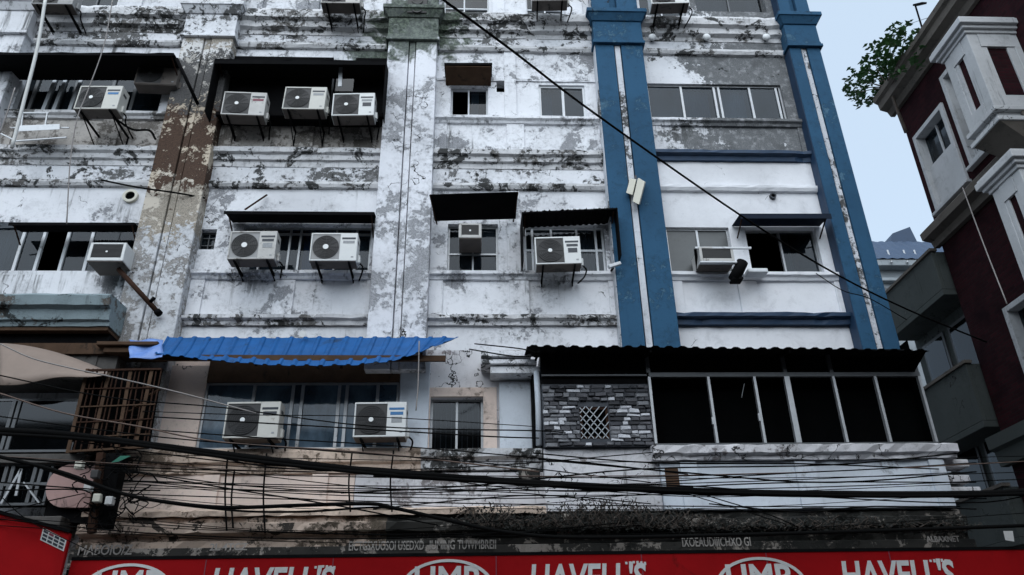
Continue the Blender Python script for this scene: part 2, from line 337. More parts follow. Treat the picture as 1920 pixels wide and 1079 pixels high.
# ------------------------------------------------------------------ the main building
B = thing('apartment_building', 'weathered white four-storey building with peeling paint and blue painted pilasters on its right', 'building')
L = {1: 3.88, 2: 7.35, 3: 10.82, 4: 14.29}; TOP = 17.6
PL = [(-10.0, -9.02), (-5.93, -4.94), (-1.83, -.85), (2.39, 3.37), (6.45, 7.10)]
BAY = {1: (-9.02, -5.93), 2: (-4.94, -1.83), 3: (-.85, 2.39), 4: (3.37, 6.45)}
PY = -.28
def rect(x0, y0, x1, y1, Y=0):      # photo rectangle -> (X0, X1, Z0, Z1) on the wall
    xm, ym = (x0+x1)/2, (y0+y1)/2
    return (at(x0, ym, Y).x, at(x1, ym, Y).x, at(xm, y1, Y).z, at(xm, y0, Y).z)
HOLES = {1: [], 2: [], 3: [], 4: []}
rooms = []
def wall(name, mats, x0, x1, z0, z1, holes, y=0., dep=.2, zsplit=None):
    """a wall sheet with openings, their reveals and the rooms behind, coloured near-black for shade; zsplit = [(z, material index)] bands"""
    mb = MB(); xs = sorted({x0, x1, *[h[0] for h in holes], *[h[1] for h in holes]})
    zb = zsplit or [(z0, 0)]; zs = sorted({z0, z1, *[h[2] for h in holes], *[h[3] for h in holes], *[b[0] for b in zb]})
    for a, b in zip(xs, xs[1:]):
        for c, d in zip(zs, zs[1:]):
            mx, mz = (a+b)/2, (c+d)/2
            if any(h[0] < mx < h[1] and h[2] < mz < h[3] for h in holes): continue
            mi = [q[1] for q in zb if q[0] <= mz][-1]
            mb.quad([(a, y, c), (b, y, c), (b, y, d), (a, y, d)], mi)
    for (a, b, c, d) in holes:
        mi = [q[1] for q in zb if q[0] <= (c+d)/2][-1]; e = y+dep
        mb.quad([(a, y, c), (a, e, c), (a, e, d), (a, y, d)], mi).quad([(b, y, c), (b, y, d), (b, e, d), (b, e, c)], mi)
        mb.quad([(a, y, d), (a, e, d), (b, e, d), (b, y, d)], mi).quad([(a, y, c), (b, y, c), (b, e, c), (a, e, c)], mi)
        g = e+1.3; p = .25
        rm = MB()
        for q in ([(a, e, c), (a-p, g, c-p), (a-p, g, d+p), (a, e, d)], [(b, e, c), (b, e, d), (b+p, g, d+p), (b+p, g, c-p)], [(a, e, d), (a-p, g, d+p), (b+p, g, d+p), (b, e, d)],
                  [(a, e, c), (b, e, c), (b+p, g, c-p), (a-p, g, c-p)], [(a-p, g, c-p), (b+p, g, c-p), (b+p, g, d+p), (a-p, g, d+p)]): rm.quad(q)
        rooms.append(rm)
    return part(name, mb, mats, B)
def window(par, r, y, cols, rows=(), fm='alu', gm='glass', fw=.035, mw=.03, open_cols=(), label=None, dy=.05):
    """frame with its mullions, and one pane per light"""
    x0, x1, z0, z1 = r; f = MB()
    f.box(x0, x1, y, y+dy, z0, z0+fw).box(x0, x1, y, y+dy, z1-fw, z1).box(x0, x0+fw, y, y+dy, z0+fw, z1-fw).box(x1-fw, x1, y, y+dy, z0+fw, z1-fw)
    w = part('window', f, fm, par, label)
    cs = [x0+fw]+[x0+(x1-x0)*c for c in cols]+[x1-fw]; rs = [z0+fw]+[z0+(z1-z0)*c for c in rows]+[z1-fw]
    for c in cs[1:-1]: part('mullion', MB().box(c-mw/2, c+mw/2, y-.006, y+dy-.004, z0+fw, z1-fw), fm, w)
    for c in rs[1:-1]: part('transom', MB().box(x0+fw, x1-fw, y-.003, y+dy-.008, c-mw/2, c+mw/2), fm, w)
    for i, (a, b) in enumerate(zip(cs, cs[1:])):
        if i in open_cols: continue
        for (c, d) in zip(rs, rs[1:]):
            yy = y+.018+.012*(i % 2); part('pane', MB().quad([(a, yy, c), (b, yy, c), (b, yy, d), (a, yy, d)]), gm, w)
    return w
def strip(x0, x1, prof, name, mat, parent=None, seg=.16, jit=.006, label=None, chips=.0):
    """a moulding: profile of (y, z) run along X, its edges worn uneven"""
    n = max(2, int((x1-x0)/seg)); mb = MB(); k = len(prof); rnd = random.Random(int(x0*977+prof[0][1]*131))
    for i in range(n+1):
        x = x0+(x1-x0)*i/n; ch = rnd.random() < chips
        for (y, z) in prof:
            e = 0 if y > -.001 else 1
            mb.v.append((x, y+e*rnd.uniform(-jit, jit)+(.03*e if ch and rnd.random() < .5 else 0), z+e*rnd.uniform(-jit, jit)))
    for i in range(n):
        for j in range(k-1): mb.f.append((i*k+j, (i+1)*k+j, (i+1)*k+j+1, i*k+j+1)); mb.mi.append(0)
    mb.f.append(tuple(range(k))); mb.f.append(tuple(n*k+j for j in range(k))[::-1]); mb.mi += [0, 0]
    return part(name, mb, mat, parent or B, label)
def zl(k, d): return L[k]+d
# openings, read off the photograph on the wall plane
o1_3 = (-8.98, -6.22, 11.72, 12.92); o1_2 = (-8.98, -5.98, 8.24, 9.22)
o2_3 = (-4.72, -1.88, 11.55, 13.02); o2_2 = (-4.20, -1.92, 8.24, 9.20); o2_2s = rect(370, 430, 404, 468)
o2_1 = (at(376, 790, -.06).x, at(745, 790, -.06).x, 5.06, 6.16)
o3_3a = rect(845, 160, 915, 218); o3_3s = rect(931, 153, 957, 173); o3_3b = rect(1011, 160, 1098, 220)
o3_2a = (-.55, .36, 8.24, 9.24); o3_2b = (.84, 2.30, 8.24, 9.24); o3_1 = rect(806, 746, 906, 846)
o4_3 = (3.43, 6.22, 11.78, 12.66); o4_2a = (3.44, 4.62, 8.26, 9.20); o4_2b = (4.92, 6.24, 8.26, 9.20)
T = 14.42
o1_4 = (-8.6, -7.6, T, T+1.1); o2_4 = (-3.4, -2.55, T, T+1.1); o3_4a = (-.75, .22, T, T+1.1); o3_4b = (1.02, 1.85, T, T+1.1); o4_4 = (3.5, 4.5, T, T+1.1); o4_4b = (4.75, 6.3, T+.32, T+1.1)
wall('wall', ['white1', 'stainwall'], -9.05, -5.9, 2.2, TOP, [o1_3, o1_2, o1_4], zsplit=[(2.2, 0), (10.83, 1), (11.6, 0)])
wall('wall', ['cream', 'white2', 'stainwall'], -4.97, -1.8, 2.2, TOP, [o2_3, o2_2, o2_2s, o2_4], zsplit=[(2.2, 0), (6.75, 1), (10.83, 2), (11.55, 1)])
wall('wall', ['lowwall', 'white3'], -.88, 2.42, 2.2, TOP, [o3_3a, o3_3s, o3_3b, o3_2a, o3_2b, o3_1, o3_4a, o3_4b], zsplit=[(2.2, 0), (6.75, 1)])
wall('wall', ['lowblue', 'clean', 'gray4'], 3.34, 6.48, 2.2, TOP, [o4_3, o4_2a, o4_2b, o4_4, o4_4b], zsplit=[(2.2, 0), (6.6, 1), (10.5, 2)])
# shell: sides, back, roof and the lower wall behind the pilasters
sh = MB(); sh.box(-30, -9.98, .02, 9, 0, TOP).box(7.02, 7.08, .03, 9, 0, TOP).quad([(-9.98, 9, 0), (7.05, 9, 0), (7.05, 9, TOP), (-9.98, 9, TOP)]).quad([(-9.98, 0.02, TOP), (7.05, .02, TOP), (7.05, 9, TOP), (-9.98, 9, TOP)])
sh.quad([(-9.98, .02, 0), (7.05, .02, 0), (7.05, .02, 2.2), (-9.98, .02, 2.2)])
part('rear_shell', sh, 'lowwall', B)
# pilasters: two fins and a channel between them with a strip set in it
PM = ['white1', 'pil_left', 'pil_mid', 'blue', 'blue']
PLAB = [None, 'brown and grey flaked pilaster', 'white pilaster with flaking paint and green algae at its top', 'blue pilaster between the bays', 'blue pilaster at the right corner of the building']
for i, (a, b) in enumerate(PL):
    w = b-a; c0 = a+w*(.50 if i < 3 else .47); cw = .075 if i != 4 else .065; z0 = 2.2 if i > 0 else 7.3
    z0 = 6.3 if i in (2, 3) else z0
    m = MB()
    nz = 26
    for (u, v) in ((a, c0-cw), (c0+cw, b)): m.box(u, v, PY, .06, z0, TOP)
    m.box(c0-cw, c0+cw, PY+.10, .06, z0, TOP)
    p = part('pilaster', m, PM[i], B, PLAB[i], bevel=.012)
    sm = 'stripe' if i >= 3 else PM[i]
    part('channel_strip', MB().box(c0-cw*.72, c0+cw*.72, PY+.03, PY+.099, z0, L[4]-.62), sm, p, 'chipped white strip running down the pilaster' if i >= 3 else None)
    if i >= 3: part('side_face', MB().box(a-.012, a-.002, PY+.02, -.01, 6.4, TOP), 'stripe' if i == 3 else 'bluedk', p)
    # capital at the fourth-floor line
    zc = L[4]-.86; e = .10; cm = PM[i] if i != 1 else 'frieze'
    cap = MB()
    cap.box(a-.05, b+.05, PY-.07, .05, zc, zc+.07).box(a-.03, b+.03, PY-.045, .05, zc+.07, zc+.14)
    cap.box(a-.02, b+.02, PY-.035, .05, zc+.14, zc+.62)
    cap.hexa([(a-.04, PY-.06, zc+.62), (b+.04, PY-.06, zc+.62), (b+.04, .05, zc+.62), (a-.04, .05, zc+.62), (a-.12, PY-.15, zc+.78), (b+.12, PY-.15, zc+.78), (b+.12, .05, zc+.78), (a-.12, .05, zc+.78)])
    cap.box(a-.14, b+.14, PY-.17, .05, zc+.78, zc+.88)
    part('capital', cap, cm, p, bevel=.008)
# horizontal mouldings of every bay
for bi, (x0, x1) in BAY.items():
    for k in (2, 3, 4):
        z = L[k]; blue = bi == 4 and k < 4
        if bi == 1 and k == 2: continue
        lm = 'bluedk' if blue else 'ledge'
        if k == 4: pr = [(.02, z-.50), (-.05, z-.50), (-.06, z-.40), (-.15, z-.36), (-.16, z-.22), (-.24, z-.18), (-.25, z-.02), (-.22, z+.06), (.02, z+.09)]
        elif blue: pr = [(.02, z-.16), (-.09, z-.16), (-.10, z-.07), (-.18, z-.04), (-.18, z+.03), (.02, z+.05)]
        elif k == 3: pr = [(.02, z-.38), (-.05, z-.38), (-.06, z-.27), (-.11, z-.25), (-.12, z-.15), (-.18, z-.12), (-.19, z-.02), (.02, z+.03)]
        else: pr = [(.02, z-.16), (-.06, z-.16), (-.07, z-.09), (-.14, z-.06), (-.15, z+.0), (.02, z+.03)]
        strip(x0, x1, pr, 'cornice', lm, chips=.15)
        if k > 2 or bi == 0:
            zz = z-.86 if k == 4 else z-.84
            strip(x0, x1, [(.02, zz-.02), (-.06, zz), (-.09, zz+.06), (-.09, zz+.11), (.02, zz+.13)], 'moulding', 'clean' if (bi == 4 and k == 3) else 'ledge')
            fm = 'clean' if (bi == 4 and k == 3) else 'gray4' if bi == 4 else 'frieze'
            part('frieze', MB().box(x0, x1, -.035, .01, zz+.131, z-(.501 if k == 4 else .381 if not blue else .161)), fm, B)
        if k < 4:       # sill moulding and the panels of the parapet
            zs = z+.74; sm = 'clean' if (bi == 4 and k == 2) else 'gray4' if bi == 4 else 'ledge' if bi in (1,) else 'white3' if bi == 3 else 'white2'
            strip(x0, x1, [(.02, zs-.03), (-.05, zs-.02), (-.07, zs+.03), (-.12, zs+.06), (-.12, zs+.12), (.02, zs+.135)], 'sill', sm, jit=.004)
            wm = {1: 'white1', 2: 'white2', 3: 'white3', 4: 'clean' if k == 2 else 'gray4'}[bi]
            wm = 'stainwall' if k == 3 and bi in (1, 2) else wm
            xm = {1: -7.0, 2: -3.33, 3: .72, 4: 4.77}[bi]; hw = .17
            if not (bi == 4 and k == 3): part('panel_strip', MB().box(xm-hw, xm+hw, -.04, .01, z+.04, zs-.03), wm, B, bevel=.006)
            part('panel_strip', MB().box(x0, x0+.24, -.035, .01, z+.04, zs-.03), wm, B, bevel=.006)
            part('panel_strip', MB().box(x1-.10, x1, -.035, .01, z+.04, zs-.03), wm, B, bevel=.006)
            if bi in (3,):
                part('panel_strip', MB().box(.52, .76, -.035, .01, z+.885, z+2.60), wm, B, bevel=.006)
                strip(x0, x1, [(.02, z+1.82+.02), (-.025, z+1.83), (-.03, z+1.88), (.02, z+1.89)], 'lintel_band', wm) if k == 3 else None
    wm4 = {1: 'white1', 2: 'white2', 3: 'white3', 4: 'gray4'}[bi]
    for xx in {1: (-7.2, -6.2), 2: (-4.7, -3.75, -2.1), 3: (.42, 2.1), 4: (4.6,)}[bi]:
        part('panel_strip', MB().box(xx-.13, xx+.13, -.05, .01, L[4]+.10, TOP), wm4, B, bevel=.006)
# fourth floor windows and the rest of the openings
window(B, o1_4, .12, [.5], fm='aludk'); window(B, o2_4, .12, [.5], fm='whiteframe'); window(B, o3_4a, .12, [.45], [.35], 'whiteframe'); window(B, o3_4b, .12, [.5], [.35], 'whiteframe')
window(B, o4_4, .12, [.5], fm='whiteframe'); window(B, o4_4b, .12, [.5], fm='aludk')
window(B, o1_3, .13, [.08, .20, .27, .36, .62, .78], fm='aludk', gm='glass', mw=.06)
for xx in (-8.45, -8.25, -7.95): part('shutter_slat', MB().hexa([(xx, .02, 11.74), (xx+.07, .02, 11.74), (xx+.07, .05, 11.74), (xx, .05, 11.74), (xx+.05, .02, 12.6), (xx+.12, .02, 12.6), (xx+.12, .05, 12.6), (xx+.05, .05, 12.6)]), 'sheet_grey', B)
window(B, o1_2, .12, [.30, .42, .56, .70], fm='whiteframe', mw=.05, open_cols=(2,)); window(B, o2_3, .16, [.32, .62], fm='aludk', gm='glassdark')
window(B, o2_2, .10, [.14, .36, .44, .72, .88], [.86], 'alu', 'glassblue', mw=.035); w = window(B, o2_2s, .12, [.5], [.35, .7], 'aludk', mw=.014)
window(B, o3_3a, .12, [.48], fm='whiteframe', open_cols=(0,)); window(B, o3_3b, .04, [.52], fm='whiteframe', gm='glassblue', fw=.045, mw=.05)
window(B, o3_2a, .10, [.5], [.42], 'alu'); window(B, o3_2b, .12, [.1, .34, .66, .9], [.52], 'whiteframe', mw=.04)
window(B, o4_3, .05, [.255, .50, .535, .765, .965], fm='alu', gm='glassblue', mw=.045); window(B, o4_2a, .06, [.5], fm='alu', gm='frost', mw=.04); window(B, o4_2b, .10, [.5], fm='alu', open_cols=(0,), mw=.035)
w = window(B, o3_1, .10, [.5], fm='alu', gm='glassdark', mw=.035)
for k in range(9):
    xx = o3_1[0]+.08+(o3_1[1]-o3_1[0]-.16)*k/8; part('grille_bar', MB().box(xx-.008, xx+.008, .19, .206, o3_1[2], o3_1[3]), 'alu', w)
part('window_surround', MB().box(o3_1[0]-.14, o3_1[0]-.002, -.05, .02, o3_1[2]-.02, o3_1[3]+.16).box(o3_1[1]+.002, o3_1[1]+.22, -.05, .02, o3_1[2]-.02, o3_1[3]+.16).box(o3_1[0]-.002, o3_1[1]+.002, -.047, .02, o3_1[3]+.002, o3_1[3]+.16), 'cream', B, 'cream plaster surround of the lower barred window', bevel=.008)
part('wall_pier', MB().box(at(747, 790, -.1).x, at(803, 790, -.1).x, -.12, .03, 4.9, 6.5), 'lowblue', B, 'pale blue pier right of the lower window band', bevel=.008)
for xx in (-1.84, -5.94): part('wall_pier', MB().box(xx, xx+1.02, -.02, .04, 2.2, 6.4), 'lowwall', B)
def curtain(r, u0, u1, y=.19, mat='curtain', parent=None):
    mb = MB(); x0 = r[0]+(r[1]-r[0])*u0; x1 = r[0]+(r[1]-r[0])*u1; n = 28
    for i in range(n+1):
        x = x0+(x1-x0)*i/n; yy = y+.02*math.sin(i*1.35)+.008*math.sin(i*.6)
        mb.v += [(x, yy, r[2]), (x, yy+.01, r[3])]
    for i in range(n): mb.f.append((2*i, 2*i+2, 2*i+3, 2*i+1)); mb.mi.append(0)
    return part('curtain', mb, mat, B, smooth=True)
for (r, u0, u1, m_) in ((o4_3, .28, .47, 'curtain'), (o4_3, .56, .74, 'curtain'), (o3_3b, .05, .3, 'curtain'), (o2_2, .46, .7, 'stk_blue'), (o3_2b, .7, .88, 'frost'), (o4_2b, .55, .66, 'frost'), (o1_2, .04, .28, 'frost'), (o1_2, .72, .9, 'wood'), (o3_3a, .55, .75, 'curtain')): curtain(r, u0, u1, .22, m_)
# first floor: left window band under the blue awning
part('wall_pier', MB().box(at(300, 780, -.1).x, o2_1[0]-.002, -.10, .05, 5.0, 6.45), 'cream', B, 'cream pier left of the lower window band', bevel=.01)
window(B, o2_1, -.06, [.25, .45, .50, .69, .73, .89], [], 'alu', 'glassfilm', mw=.05)
part('window_head', MB().box(o2_1[0], o2_1[1], -.09, .02, 6.165, 6.60), 'wood', B)
part('window_back', MB().box(o2_1[0], o2_1[1], .012, .03, 5.06, 6.16), 'room', B)
strip(-5.5, -.86, [(.02, 4.62), (-.34, 4.62), (-.35, 4.74), (-.40, 4.78), (-.41, 4.93), (-.34, 5.00), (.02, 5.05)], 'sill', 'creamledge', chips=.2)
part('parapet', MB().box(-5.3, -1.84, -.30, .0, 3.99, 4.62), 'cream', B, 'cream parapet below the lower windows')
for xx in (-3.95, -2.35): part('parapet_strip', MB().box(xx-.12, xx+.12, -.335, -.301, 3.99, 4.61), 'cream', B, bevel=.006)
part('parapet', MB().box(-1.83, 1.0, -.30, .0, 3.99, 4.62), 'lowwall', B)
strip(-.86, .98, [(.02, 4.66), (-.34, 4.66), (-.36, 4.80), (-.44, 4.84), (-.45, 4.95), (.02, 5.02)], 'sill', 'ledge', chips=.25)
part('bracket_block', MB().box(.62, .94, -.40, -.30, 4.46, 4.655), 'dirty', B, bevel=.02)
for (xa_, xb_, mm_) in ((-5.6, -1.3, 'lowcornice'), (-1.3, 1.2, 'dirty'), (1.2, 7.2, 'dirty')): strip(xa_, xb_, [(.02, 3.52), (-.52, 3.52), (-.53, 3.62), (-.46, 3.63), (-.47, 3.70), (-.60, 3.73), (-.62, 3.85), (-.50, 3.88), (-.50, 3.94), (-.40, 3.99), (.02, 4.0)], 'lower_cornice', mm_, chips=.25, jit=.012)
strip(-5.6, 1.0, [(-.3, 3.985), (-.44, 3.995), (-.56, 3.96), (-.57, 4.03), (-.42, 4.09), (-.3, 4.10)], 'lower_moulding', 'creamledge', chips=.2, jit=.01)
part('name_fascia', MB().box(-5.6, 7.2, -.66, -.47, 3.26, 3.515), 'dirty', B, bevel=.01)
# narrow wall pieces right of the barred window
part('wall_pier', MB().box(o3_1[1]+.26, .86, -.10, .02, 5.02, 6.15), 'lowblue', B, bevel=.01)
part('broken_cornice', MB().box(.05, .95, -.42, .0, 6.34, 6.42).box(.2, 1.0, -.36, .0, 6.20, 6.32).box(.05, .86, -.46, .0, 6.45, 6.55), 'frieze', B, bevel=.012)
part('downpipe', MB().tube([(.94, -.42, 5.0), (.95, -.42, 5.6), (.94, -.42, 6.2)], .05, 10), 'lowblue', B, smooth=True)
part('recess_shade_box', MB().box(.87, 1.02, -.30, .0, 5.0, 6.2), 'black', B)  # black box in place of a recess, its shade put into the colour
# first floor right: stone-clad panel and glazed veranda standing proud of the wall
SY = -.60
sw = rect(1088, 762, 1142, 822, SY)
wl = MB()
for (a, b, c, d) in ((1.0, sw[0], 4.93, 5.93), (sw[1], 2.68, 4.93, 5.93), (sw[0], sw[1], 4.93, sw[2]), (sw[0], sw[1], sw[3], 5.93)): wl.box(a, b, SY+.03, SY+.2, c, d)
wl.box(1.0, 1.05, SY+.2, 0, 4.93, 6.5)
stw = part('stone_panel', wl, 'stk_dark', B, 'panel clad in small grey and white stones')
rnd = random.Random(5); stone_mesh = {}
z = 4.935; ns = 0
while z < 5.90:
    h = rnd.uniform(.048, .075); x = 1.0+rnd.uniform(0, .03); inrow = z+h > sw[2]-.015 and z < sw[3]+.015
    while x < 2.66 and ns < 300:
        x1 = min(x+rnd.uniform(.08, .23), 2.675)
        if inrow and x < sw[0] < x1+.03: x1 = sw[0]-.012
        if inrow and sw[0]-.02 <= x < sw[1]: x = sw[1]+.012; continue
        if x1-x > .025:
            mi = rnd.choices(range(5), [2.6, 3, 1.8, 3.2, 3])[0]; key = (mi, rnd.randrange(5))
            if key not in stone_mesh:
                r2 = random.Random(str(key)); q = [Vector((sx*.5, yy, sz*.5)) for yy in (0, -1) for (sx, sz) in ((-1, -1), (1, -1), (1, 1), (-1, 1))]
                for v in q[4:]: v.x *= r2.uniform(.74, .95); v.z *= r2.uniform(.60, .92); v.y *= r2.uniform(.6, 1.2)
                b8 = MB().hexa([q[0], q[1], q[5], q[4], q[3], q[2], q[6], q[7]]); stone_mesh[key] = b8.mesh('stone', STONES[mi])
            o = bpy.data.objects.new('stone', stone_mesh[key]); col.objects.link(o); o.parent = stw
            o.location = ((x+x1)/2, SY+.031, z+h/2+rnd.uniform(-.006, .006)); o.scale = (x1-x-.006, rnd.uniform(.02, .055), (h-.005)*rnd.uniform(.8, 1.1)); o.rotation_euler.y = rnd.uniform(-.05, .05); ns += 1
        x = x1
    z += h
gw = window(B, sw, SY+.04, [], fm='rust', gm='room', fw=.04, label='small window with a diagonal iron grille in the stone panel')
g = MB()
for k in range(-3, 5):
    for sgn in (1, -1):
        W_, H_ = sw[1]-sw[0], sw[3]-sw[2]; pts = []
        for tt in np.linspace(0, 1, 40):
            u = k*.25+tt*1.2*sgn*.8 if sgn > 0 else k*.25+.2-tt*.96; v = tt
            if 0 <= u <= 1: pts.append((sw[0]+u*W_, SY+.02, sw[2]+v*H_))
        if len(pts) > 2: g.bar(pts[0], pts[-1], .012)
part('grille', g, 'sheet_grey', gw)
V0, V1 = 2.70, 7.09
zt = 6.07; zb = 4.93
v = MB(); v.box(V0, V1, SY-.02, SY+.05, zt-.035, zt+.035).box(V0, V1, SY-.02, SY+.05, zb, zb+.03)
posts = [V0]+[at(px, 770, SY).x for px in (1336, 1424, 1486, 1575, 1655)]+[V1-.03]
ver = part('veranda_frame', v, 'aludk', B, 'aluminium framed glazing of the dark veranda')
for i, xx in enumerate(posts):
    wd_ = .085 if i == 3 else .04
    part('mullion', MB().box(xx-wd_/2, xx+wd_/2, SY-.026, SY+.04, zb+.03, zt-.036), 'alu', ver)
    if i in (0, 3, 4, 6): part('post', MB().box(xx-.03, xx+.03, SY-.01, SY+.035, zt+.036, 6.50), 'aludk', ver)
part('latch', MB().box(posts[1]-.045, posts[1]-.022, SY-.05, SY-.01, 5.25, 5.36), 'alu', ver); part('latch', MB().box(posts[2]-.05, posts[2]-.022, SY-.05, SY-.01, 5.3, 5.42), 'alu', ver)
part('torn_strip', MB().bar((4.16, SY+.08, 5.72), (4.24, SY+.08, 5.95), .03, .006), 'stk_grey', ver)
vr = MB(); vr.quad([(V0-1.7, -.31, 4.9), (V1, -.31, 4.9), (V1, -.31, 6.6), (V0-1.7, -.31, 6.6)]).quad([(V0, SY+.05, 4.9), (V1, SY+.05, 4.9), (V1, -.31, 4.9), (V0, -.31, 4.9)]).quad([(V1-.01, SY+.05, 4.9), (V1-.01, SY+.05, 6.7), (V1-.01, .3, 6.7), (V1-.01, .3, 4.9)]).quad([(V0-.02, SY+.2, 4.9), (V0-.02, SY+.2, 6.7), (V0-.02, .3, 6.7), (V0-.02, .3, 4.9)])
part('veranda_shade_sheets', vr, 'room', B)  # near-black sheets close behind the frame stand in for deep shade
part('veranda_header', MB().box(1.0, V0-.03, SY+.06, SY+.10, 5.93, 6.52).box(V0, V1, SY+.07, SY+.09, 6.10, 6.54), 'black', B)
part('header_rail', MB().box(1.0, V0-.03, SY-.0, SY+.059, 6.06, 6.085), 'aludk', B)
strip(2.62, 7.30, [(.02, 4.70), (-.64, 4.70), (-.65, 4.76), (-.72, 4.79), (-.73, 4.90), (-.66, 4.925), (.02, 4.928)], 'balcony_ledge', 'lowwall', chips=.2, jit=.01)
part('balcony_wall', MB().box(2.74, 7.12, -.56, .0, 3.99, 4.70), 'lowblue', B, 'pale blue-white wall below the veranda')
part('stone_panel_base', MB().box(1.0, 2.735, -.50, .0, 3.99, 4.925), 'lowwall', B, 'cracked pale wall below the stone panel', bevel=.01)
for xx, wd_ in ((3.16, .13), (4.94, .16), (6.98, .12)): part('wall_block', MB().box(xx-wd_, xx+wd_, -.60, -.561, 3.99, 4.69), 'lowblue', B, bevel=.008)
part('vent_recess', MB().box(2.80, 3.00, -.575, -.561, 4.30, 4.60), 'wood', B)
for (xa, xb, za) in ((7.14, 7.5, 4.36), (7.14, 7.62, 4.18), (7.14, 7.55, 4.60)): part('broken_stub', MB().box(xa, xb, -.5, -.2, za, za+.12), 'lowwall', B, bevel=.02)
# black box painting in the shaded gap under the cornice
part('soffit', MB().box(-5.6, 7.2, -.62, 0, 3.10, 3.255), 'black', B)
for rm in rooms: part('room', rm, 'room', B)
# left projecting bay of the first floor
xb = -5.78; xl = -12
def ring3(y0, z0, y1, z1): return None
lb = thing('projecting_bay', 'projecting first-floor bay with teal cornice at the left edge', 'bay', (-8, -.5, 6))
pr = [(.02, 6.86), (-.72, 6.86), (-.73, 6.93), (-.78, 6.95), (-.79, 7.12), (-.88, 7.16), (-.90, 7.32), (-.86, 7.36), (.02, 7.40)]
strip(xl, xb, pr, 'cornice', 'tealtrim', lb, jit=.006)
part('soffit_board', MB().box(xl, xb-.02, -.70, 0, 6.80, 6.855), 'wood', lb)
part('lower_board', MB().box(xl, xb+.05, -.66, 0, 6.42, 6.60), 'wood', lb)
part('gap_shade_box', MB().box(xl, xb-.03, -.56, 0, 6.60, 6.80), 'black', lb)  # solid black box painting in the shade of a gap
part('side_board', MB().box(xb+.0, -4.95, -.72, -.3, 6.42, 6.50).box(xb-.1, -4.95, -.78, -.3, 6.52, 6.58), 'wood', lb, bevel=.01)
part('upper_panel', MB().box(xl, -5.9, -.60, 0, 6.02, 6.42), 'gutter', lb)
lw1 = rect(-60, 748, 146, 848, -.62); lw2 = rect(-60, 870, 92, 948, -.62); pk = at(130, 911, -.64)
window(lb, lw1, -.62, [.36, .41], fm='aludk', gm='glassdark', mw=.05); part('room', MB().box(lw1[0], lw1[1], -.50, -.46, lw1[2], lw1[3]), 'room', lb)
window(lb, lw2, -.62, [.42, .50, .78, .86], [.5], 'aludk', 'glassdark', mw=.05); part('room', MB().box(lw2[0], lw2[1], -.50, -.46, lw2[2], lw2[3]), 'room', lb)
for (ca, cb) in (((2, 945), (40, 880)), ((45, 905), (75, 945)), ((40, 880), (30, 930))): part('window_strut', MB().bar(at(*ca, -.66), at(*cb, -.66), .035, .02), 'alu', lb)
part('lower_beam', MB().box(xl, at(160, 860, -.7).x, -.70, 0, at(80, 868, -.7).z, at(80, 851, -.7).z), 'gutter', lb, bevel=.01)
part('pier', MB().box(lw1[1]+.002, -5.6, -.58, 0, 5.0, 6.42), 'gutter', lb)
part('dark_back', MB().box(lw2[1]+.002, -5.5, -.56, 0, 3.9, 4.86), 'black', lb)
part('pink_panel', MB().disc(pk, .31, -.66, -.60, 28).box(pk.x, pk.x+.34, -.655, -.60, pk.z-.31, pk.z+.29), 'pink', lb, 'rounded pink panel')
part('base_gutter', MB().box(xl, -5.75, -.80, -.3, 3.72, 3.94).box(xl, -5.8, -.9, -.3, 3.60, 3.71), 'gutter', lb, bevel=.015)
tp = MB(); n = 24
for i in range(n+1):
    u = i/n; p = at(205*u, 644+54*u**1.3-6*math.sin(u*3.1), -.74); q = at(205*u, 722-22*u+3*math.sin(u*9), -1.05)
    for j in range(5): w_ = j/4; r = p.lerp(q, w_); r.z -= .03*math.sin(w_*math.pi); tp.v.append(tuple(r))
for i in range(n):
    for j in range(4): a = i*5+j; tp.f.append((a, a+1, a+6, a+5)); tp.mi.append(0)
o = tp.build('tarpaulin', 'tan', None, smooth=True); tag(o, 'tan tarpaulin sagging under the teal cornice at the left edge', 'tarpaulin'); md = o.modifiers.new('thick', 'SOLIDIFY'); md.thickness = .012
exec_marker = 0

